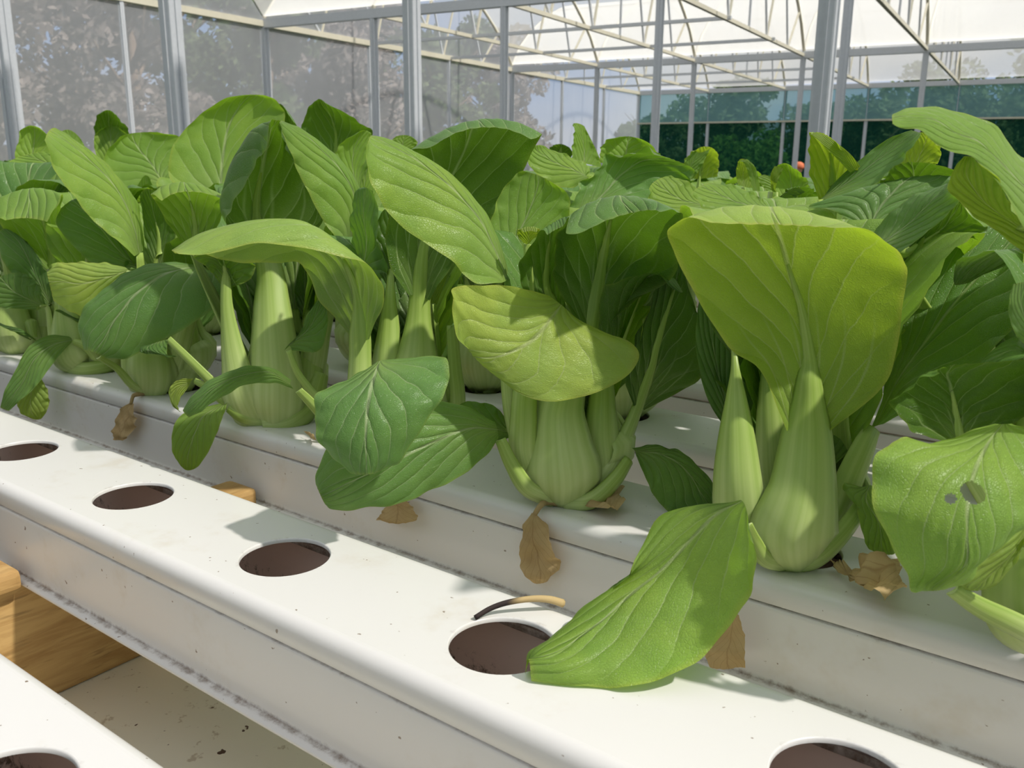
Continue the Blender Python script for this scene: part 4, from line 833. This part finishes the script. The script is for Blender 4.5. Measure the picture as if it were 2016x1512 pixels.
put(quad_mesh('curtain_film', [[gp(UM*i/12, .02, CZ) for i in range(13)], [gp(UM*i/12, .02, EZ-.02) for i in range(13)]], CURTAIN), ct)
put(MB().bar(gp(0, .03, CZ), gp(UM, .03, CZ), .035, .035).build('bottom_bar', CREAM), ct)
# gutters and ties
n_ = 1
for v_, lab in ((0, 'long galvanised beam along the top of the far wall'), (BAY, 'long galvanised gutter beam crossing the middle of the greenhouse'), (2*BAY, 'long galvanised gutter beam of the nearest bay at upper left'), (3*BAY, 'galvanised gutter beam overhead')):
    o = MB().bar(gp(-.03, v_, EZ), gp(UM, v_, EZ), .085, .10).build('gutter_beam', GALV); tag(o, lab, 'beam')
for v_ in (.33*BAY, 1.33*BAY, .66*BAY, 1.66*BAY):
    o = MB().bar(gp(0, v_, EZ), gp(3.2, v_, EZ), .04, .04).build('tie_beam', GALV); tag(o, 'thin grey tie beam running in from the left wall', 'beam', 'tie beams at the left wall')
o = MB().bar(gp(0, 0, EZ), gp(0, VM, EZ), .07, .07).build('trim_1', CREAM); o['kind'] = 'structure'
# wall posts
ORD = ['', 'first', 'second', 'third', 'fourth', 'fifth', 'sixth', 'seventh', 'eighth', 'ninth', 'tenth', 'eleventh', 'twelfth', 'thirteenth']
def post(p, w, top, label, name='steel_post', group=None, mat=GALV, foot=True):
    r = empty(name, V((p.x, p.y, 0)), label, 'post', group)
    M = Matrix.Rotation(AG, 4, 'Z')
    o = MB().box((-w/2, -w/2, 0), (w/2, w/2, top), M).build('shaft', mat, r, False, w*.12)
    # pressed ridge down each face
    rb = MB()
    for ax in ((1,0),(-1,0),(0,1),(0,-1)):
        cx, cy = ax[0]*w*.5, ax[1]*w*.5
        rb.box((cx-w*.09, cy-w*.09, .02), (cx+w*.09, cy+w*.09, top-.01), M)
    rb.build('ridge', mat, r)
    if foot: MB().box((-w, -w, 0), (w, w, .012), M).build('foot_plate', mat, r)
    return r
TZ = CAMZ + EZ*G
for i in range(13):
    v_ = 1.2533*i; big = i % 3 == 0
    lab = {0: 'grey corner post where left wall meets the far wall'}.get(i, 'grey steel post of the left film wall, %s from the far corner' % ORD[i])
    post(gp(0, v_, 0), .085 if big else .05, TZ, lab, 'wall_post', None if i == 0 else 'left wall posts')
for i in range(1, 8):
    post(gp(i*CS, 0, 0), .06, TZ, 'slim grey post along the far wall, %s from its left corner' % ORD[i], 'wall_post', 'far wall posts')
for i in range(1, 8):
    post(gp(i*CS-.02, BAY, 0), .07, TZ, 'grey post under the middle gutter beam, %s from the left wall' % ORD[i], 'steel_post', 'posts under the middle gutter beam')
for i in range(1, 8):
    post(gp(i*CS-.02, 2*BAY, 0), .07, TZ, 'grey post under the nearest gutter beam, %s from the left wall' % ORD[i], 'steel_post', 'posts under the nearest gutter beam')
# near posts A-D
near = [(15, 135, 6.5, .085, 'thick near post at the left edge of the picture'), (344, 135, 5.3, .085, 'thick near post second from left, before the film wall'),
        (812, 135, 4.3, .062, 'thick near post left of the centre'), (1622, 135, 3.6, .064, 'thick near post at right, crossing the teal curtain')]
for px, py, r_, w_, lab in near:
    d_ = ray(px, py); d_ = d_*(r_/math.hypot(d_.x, d_.y)); post(V((d_.x, d_.y, 0)), w_, 3.6, lab, 'steel_post')
# trusses
def truss(u, b_):
    c0 = gp(u, b_*BAY, EZ)
    r = empty('roof_truss', c0, 'cream roof truss of the %s bay, %s from the left wall' % (['far', 'middle'][b_], ORD[int(round(u/CS))+1]), 'truss', 'trusses of the %s bay' % ['far', 'middle'][b_])
    f = lambda x, z: gp(u, b_*BAY+BAY*x, z) - c0
    MB().tube([f(i/20, arch(i/20)) for i in range(21)], .024, 8).build('arch_rib', CREAM, r, True)
    MB().bar(f(0, EZ), f(1, EZ), .045, .045).build('bottom_chord', CREAM, r)
    for x0, x1 in ((.17, .08), (.17, .24), (.36, .28), (.36, .44), (.5, .5), (.64, .56), (.64, .72), (.83, .76), (.83, .92)):
        MB().bar(f(x0, EZ), f(x1, arch(x1)), .026, .026, GU).build('web_brace', CREAM if x0 > x1 else GALV, r)
for b_ in (0, 1):
    for i in range(0, 8): truss(i*CS-(0 if i == 0 else .02), b_)
# roof purlins along u
for b_ in (0, 1):
    for x in (.28, .5, .72):
        o = MB().bar(gp(0, b_*BAY+BAY*x, arch(x)), gp(8.4, b_*BAY+BAY*x, arch(x)), .035, .035).build('roof_purlin', CREAM); tag(o, 'thin cream purlin running along the arched roof', 'purlin', 'roof purlins')

# ------------------------------------------------------------------ trees outside
def mat_fol(name, a, b):
    k = NT(name); ob = k.n('ShaderNodeTexCoord').outputs['Object']
    c = k.mix(k.sstep(k.noise(ob, 3, 4), .35, .65), a, b)
    p = k.n('ShaderNodeBsdfPrincipled', {'Base Color': c, 'Roughness': .8, 'Specular IOR Level': .1})
    tl = k.n('ShaderNodeBsdfTranslucent', {'Color': c}); mx = k.n('ShaderNodeMixShader', {0: .5}); k.put(mx.inputs[1], p.outputs[0]); k.put(mx.inputs[2], tl.outputs[0])
    return k.done(mx.outputs[0])
FG = mat_fol('dark_green_foliage', rgb(.05,.09,.03), rgb(.17,.21,.10)); FP = mat_fol('russet_foliage', rgb(.22,.18,.16), rgb(.34,.29,.26)); FL = mat_fol('light_green_foliage', rgb(.08,.18,.03), rgb(.20,.34,.07))
BARK = mat_plain('bark', rgb(.12,.085,.06), .9, .1, 0, .3, 8)
def tree(p, h, w, mat, label, group, seed, n=8000, leaf=.08, low=.12):
    rn = random.Random(seed); r = empty('tree', V((p.x, p.y, -.02)), label, 'tree', group)
    t = MB(); t.tube([V((0,0,0)), V((rn.uniform(-.1,.1), 0, h*.35)), V((rn.uniform(-.2,.2), .1, h*.8))], [.02*h, .015*h, .005*h], 8)
    for i in range(9):
        z = h*rn.uniform(.2, .65); a_ = rn.uniform(0, 6.28); L = w*.45
        t.tube([V((0,0,z)), V((math.cos(a_)*L*.5, math.sin(a_)*L*.5, z+L*.3)), V((math.cos(a_)*L, math.sin(a_)*L, z+L*.75))], [.008*h, .005*h, .002*h], 5)
    t.build('trunk', BARK, r, True)
    bm = bmesh.new(); blobs = [(V((rn.uniform(-.38, .38)*w, rn.uniform(-.38, .38)*w, h*rn.uniform(low+.04, .9))), rn.uniform(.14, .24)*w) for _ in range(44)]
    for i in range(n):
        c_, rad = blobs[i % len(blobs)]; d_ = V((rn.gauss(0,1), rn.gauss(0,1), rn.gauss(0,1))).normalized()*rad*rn.uniform(.6, 1.05)
        q_ = c_+V((d_.x, d_.y, d_.z*.8)); s_ = leaf*rn.uniform(.6, 1.4)
        a_ = V((rn.gauss(0,1), rn.gauss(0,1), rn.gauss(0,1))).normalized(); b2 = a_.orthogonal().normalized()
        vs = [bm.verts.new(q_ + a_*s_*x + b2*s_*.5*y + a_.cross(b2)*s_*.12*zz) for x, y, zz in ((-1,0,0),(0,-1,1),(1,0,0),(0,1,1))]
        bm.faces.new(vs)
    me = bpy.data.meshes.new('foliage'); bm.to_mesh(me); bm.free(); link('foliage', me, mat, r)
kinds = [(-1.9, 13.6, 7.2, 0), (-1.9, 12.0, 7.4, 0), (-1.9, 10.4, 7.8, 0), (-1.9, 8.8, 6.4, 1), (-1.9, 7.2, 5.6, 1), (-1.9, 5.6, 4.6, 0), (-1.9, 4.0, 5.0, 1), (-1.9, 2.4, 4.6, 0), (-1.9, .8, 4.8, 1),
         (-3.9, 12.8, 8.0, 0), (-3.9, 11.2, 8.4, 0), (-3.9, 9.6, 8.6, 1), (-3.9, 8.0, 7.4, 0), (-3.9, 6.4, 6.4, 1), (-3.9, 4.8, 6.0, 0), (-3.9, 3.2, 6.2, 1), (-3.9, 1.6, 6.2, 0)]
for i, (u, v, h_, kd) in enumerate(kinds):
    tree(gp(u, v, 0), h_, 2.15, (FG, FP)[kd], ['dark green tree blurred behind the left film wall', 'russet bare-looking tree blurred behind the left film wall'][kd], ['green trees behind the left wall', 'russet trees behind the left wall'][kd], i+3)
for i, (u, v, h_, w_, kd) in enumerate([(-.5, -2.0, 3.1, 2.1, 0), (1.25, -1.7, 2.15, 2.1, 1), (2.9, -2.0, 3.0, 2.1, 0), (4.5, -2.0, 3.6, 2.1, 0), (6.1, -2.0, 3.9, 2.1, 0), (7.7, -2.0, 3.9, 2.1, 0),
        (.4, -3.9, 4.0, 2.2, 0), (2.05, -3.9, 3.3, 2.2, 0), (3.7, -3.9, 4.4, 2.2, 0), (5.3, -3.9, 4.9, 2.2, 0), (6.9, -3.9, 5.0, 2.2, 0), (8.5, -3.9, 4.8, 2.2, 0), (-.9, -5.9, 3.6, 2.6, 0), (1.2, -5.9, 3.3, 2.6, 0), (3.3, -5.9, 4.0, 2.6, 0), (5.4, -5.9, 5.2, 2.6, 0), (7.5, -5.9, 5.4, 2.6, 0)]):
    tree(gp(u, v, 0), h_, w_, (FG, FL)[kd], ['dark tree seen through the green net of the far wall', 'round bright green bush behind the net beside the left posts'][kd], ['dark trees behind the far wall', None][kd], i+30, n=6000, leaf=.09, low=.0)

# ------------------------------------------------------------------ person far away between two posts
def person():
    D0 = 18.6; q = ray(1574, 326); q = q*(D0/math.hypot(q.x, q.y)); px_, py_ = q.x-.31, q.y
    r = empty('person', V((px_+.03, py_, 0)), 'distant person in pale shirt with orange cap, stooping behind the leaves', 'person')
    J = {'pel': (0,0,.80), 'wai': (.02,0,.92), 'che': (.16,0,1.12), 'nek': (.26,0,1.25), 'hd0': (.29,0,1.31), 'hd1': (.31,0,1.41),
         'hiL': (0,.10,.78), 'knL': (.06,.11,.44), 'anL': (-.02,.11,.08), 'toL': (.14,.12,.04), 'hiR': (0,-.10,.78), 'knR': (.07,-.11,.44), 'anR': (-.01,-.11,.08), 'toR': (.15,-.12,.04),
         'shL': (.20,.19,1.17), 'elL': (.32,.24,.94), 'wrL': (.50,.18,.86), 'haL': (.56,.17,.84), 'shR': (.20,-.19,1.17), 'elR': (.33,-.23,.93), 'wrR': (.50,-.17,.85), 'haR': (.56,-.16,.83)}
    E_ = [('pel','wai'),('wai','che'),('che','nek'),('nek','hd0'),('hd0','hd1'),('pel','hiL'),('hiL','knL'),('knL','anL'),('anL','toL'),('pel','hiR'),('hiR','knR'),('knR','anR'),('anR','toR'),
          ('che','shL'),('shL','elL'),('elL','wrL'),('wrL','haL'),('che','shR'),('shR','elR'),('elR','wrR'),('wrR','haR')]
    rad = {'pel': .13, 'wai': .12, 'che': .14, 'nek': .06, 'hd0': .085, 'hd1': .09, 'hi': .09, 'kn': .06, 'an': .045, 'to': .035, 'sh': .06, 'el': .042, 'wr': .03, 'ha': .035}
    names = list(J); me = bpy.data.meshes.new('body'); me.from_pydata([J[n] for n in names], [(names.index(a), names.index(b)) for a, b in E_], [])
    o = bpy.data.objects.new('body', me); C.objects.link(o); o.parent = r
    sk = o.modifiers.new('skin', 'SKIN')
    for i, n in enumerate(names):
        v = me.skin_vertices[0].data[i]; x = rad.get(n, rad.get(n[:2], .05)); v.radius = (x, x); v.use_root = (i == 0)
    o.modifiers.new('sub', 'SUBSURF').levels = 2; o.modifiers['sub'].render_levels = 2
    r.scale = (.92, .92, .92)
    sk_m = mat_plain('skin', rgb(.55,.32,.22), .5); cl = mat_plain('pale_cloth', rgb(.66,.64,.70), .8); og = mat_plain('orange_cloth', rgb(.80,.22,.10), .8); dk = mat_plain('dark_cloth', rgb(.05,.06,.09), .8)
    me.materials.append(sk_m)
    MB().tube([V((.0,0,.84)), V((.03,0,.93)), V((.16,0,1.10)), V((.25,0,1.22))], [.155, .15, .185, .10], 16).build('shirt', cl, r, True)
    for s_ in (-1, 1): MB().tube([V((.19,.17*s_,1.17)), V((.26,.215*s_,1.05))], [.085, .07], 10).build('sleeve', cl, r, True)
    for s_ in (-1, 1): MB().tube([V((0,.09*s_,.84)), V((.06,.11*s_,.45)), V((-.01,.11*s_,.09))], [.11, .08, .065], 12).build('trouser_leg', dk, r, True)
    MB().tube([V((.285,0,1.37)), V((.30,0,1.42)), V((.315,0,1.475)), V((.32,0,1.495))], [.105, .108, .08, .02], 14).build('cap', og, r, True)
    return r
person()

# ------------------------------------------------------------------ light
w = bpy.data.worlds.new('sky'); sc.world = w; w.use_nodes = True; t = w.node_tree; t.nodes.clear()
tc = t.nodes.new('ShaderNodeTexCoord'); mp = t.nodes.new('ShaderNodeMapping'); mp.inputs['Scale'].default_value = (1, 1, 2.6)
nz = t.nodes.new('ShaderNodeTexNoise'); nz.inputs['Scale'].default_value = 2.3; nz.inputs['Detail'].default_value = 6
rp = t.nodes.new('ShaderNodeValToRGB'); rp.color_ramp.elements[0].position = .42; rp.color_ramp.elements[1].position = .62
rp.color_ramp.elements[0].color = (.42, .62, .97, 1); rp.color_ramp.elements[1].color = (.98, .98, 1.0, 1)
bg = t.nodes.new('ShaderNodeBackground'); bg.inputs[1].default_value = SKY = .76; ou = t.nodes.new('ShaderNodeOutputWorld')
t.links.new(tc.outputs['Generated'], mp.inputs[0]); t.links.new(mp.outputs[0], nz.inputs[0]); t.links.new(nz.outputs['Fac'], rp.inputs[0]); t.links.new(rp.outputs[0], bg.inputs[0]); t.links.new(bg.outputs[0], ou.inputs[0])
sl = bpy.data.lights.new('sun', 'SUN'); sl.energy = 10.8; sl.angle = R_(1.6); sl.color = (1, .955, .88)
so = bpy.data.objects.new('sun', sl); C.objects.link(so)
sd = V((-.80, -.13, -1)).normalized(); so.rotation_euler = sd.to_track_quat('-Z', 'Y').to_euler()
sc.cycles.max_bounces = 10; sc.cycles.transparent_max_bounces = 16; sc.cycles.transmission_bounces = 8; sc.cycles.diffuse_bounces = 5
sc.cycles.use_denoising = True; sc.cycles.sample_clamp_indirect = 6
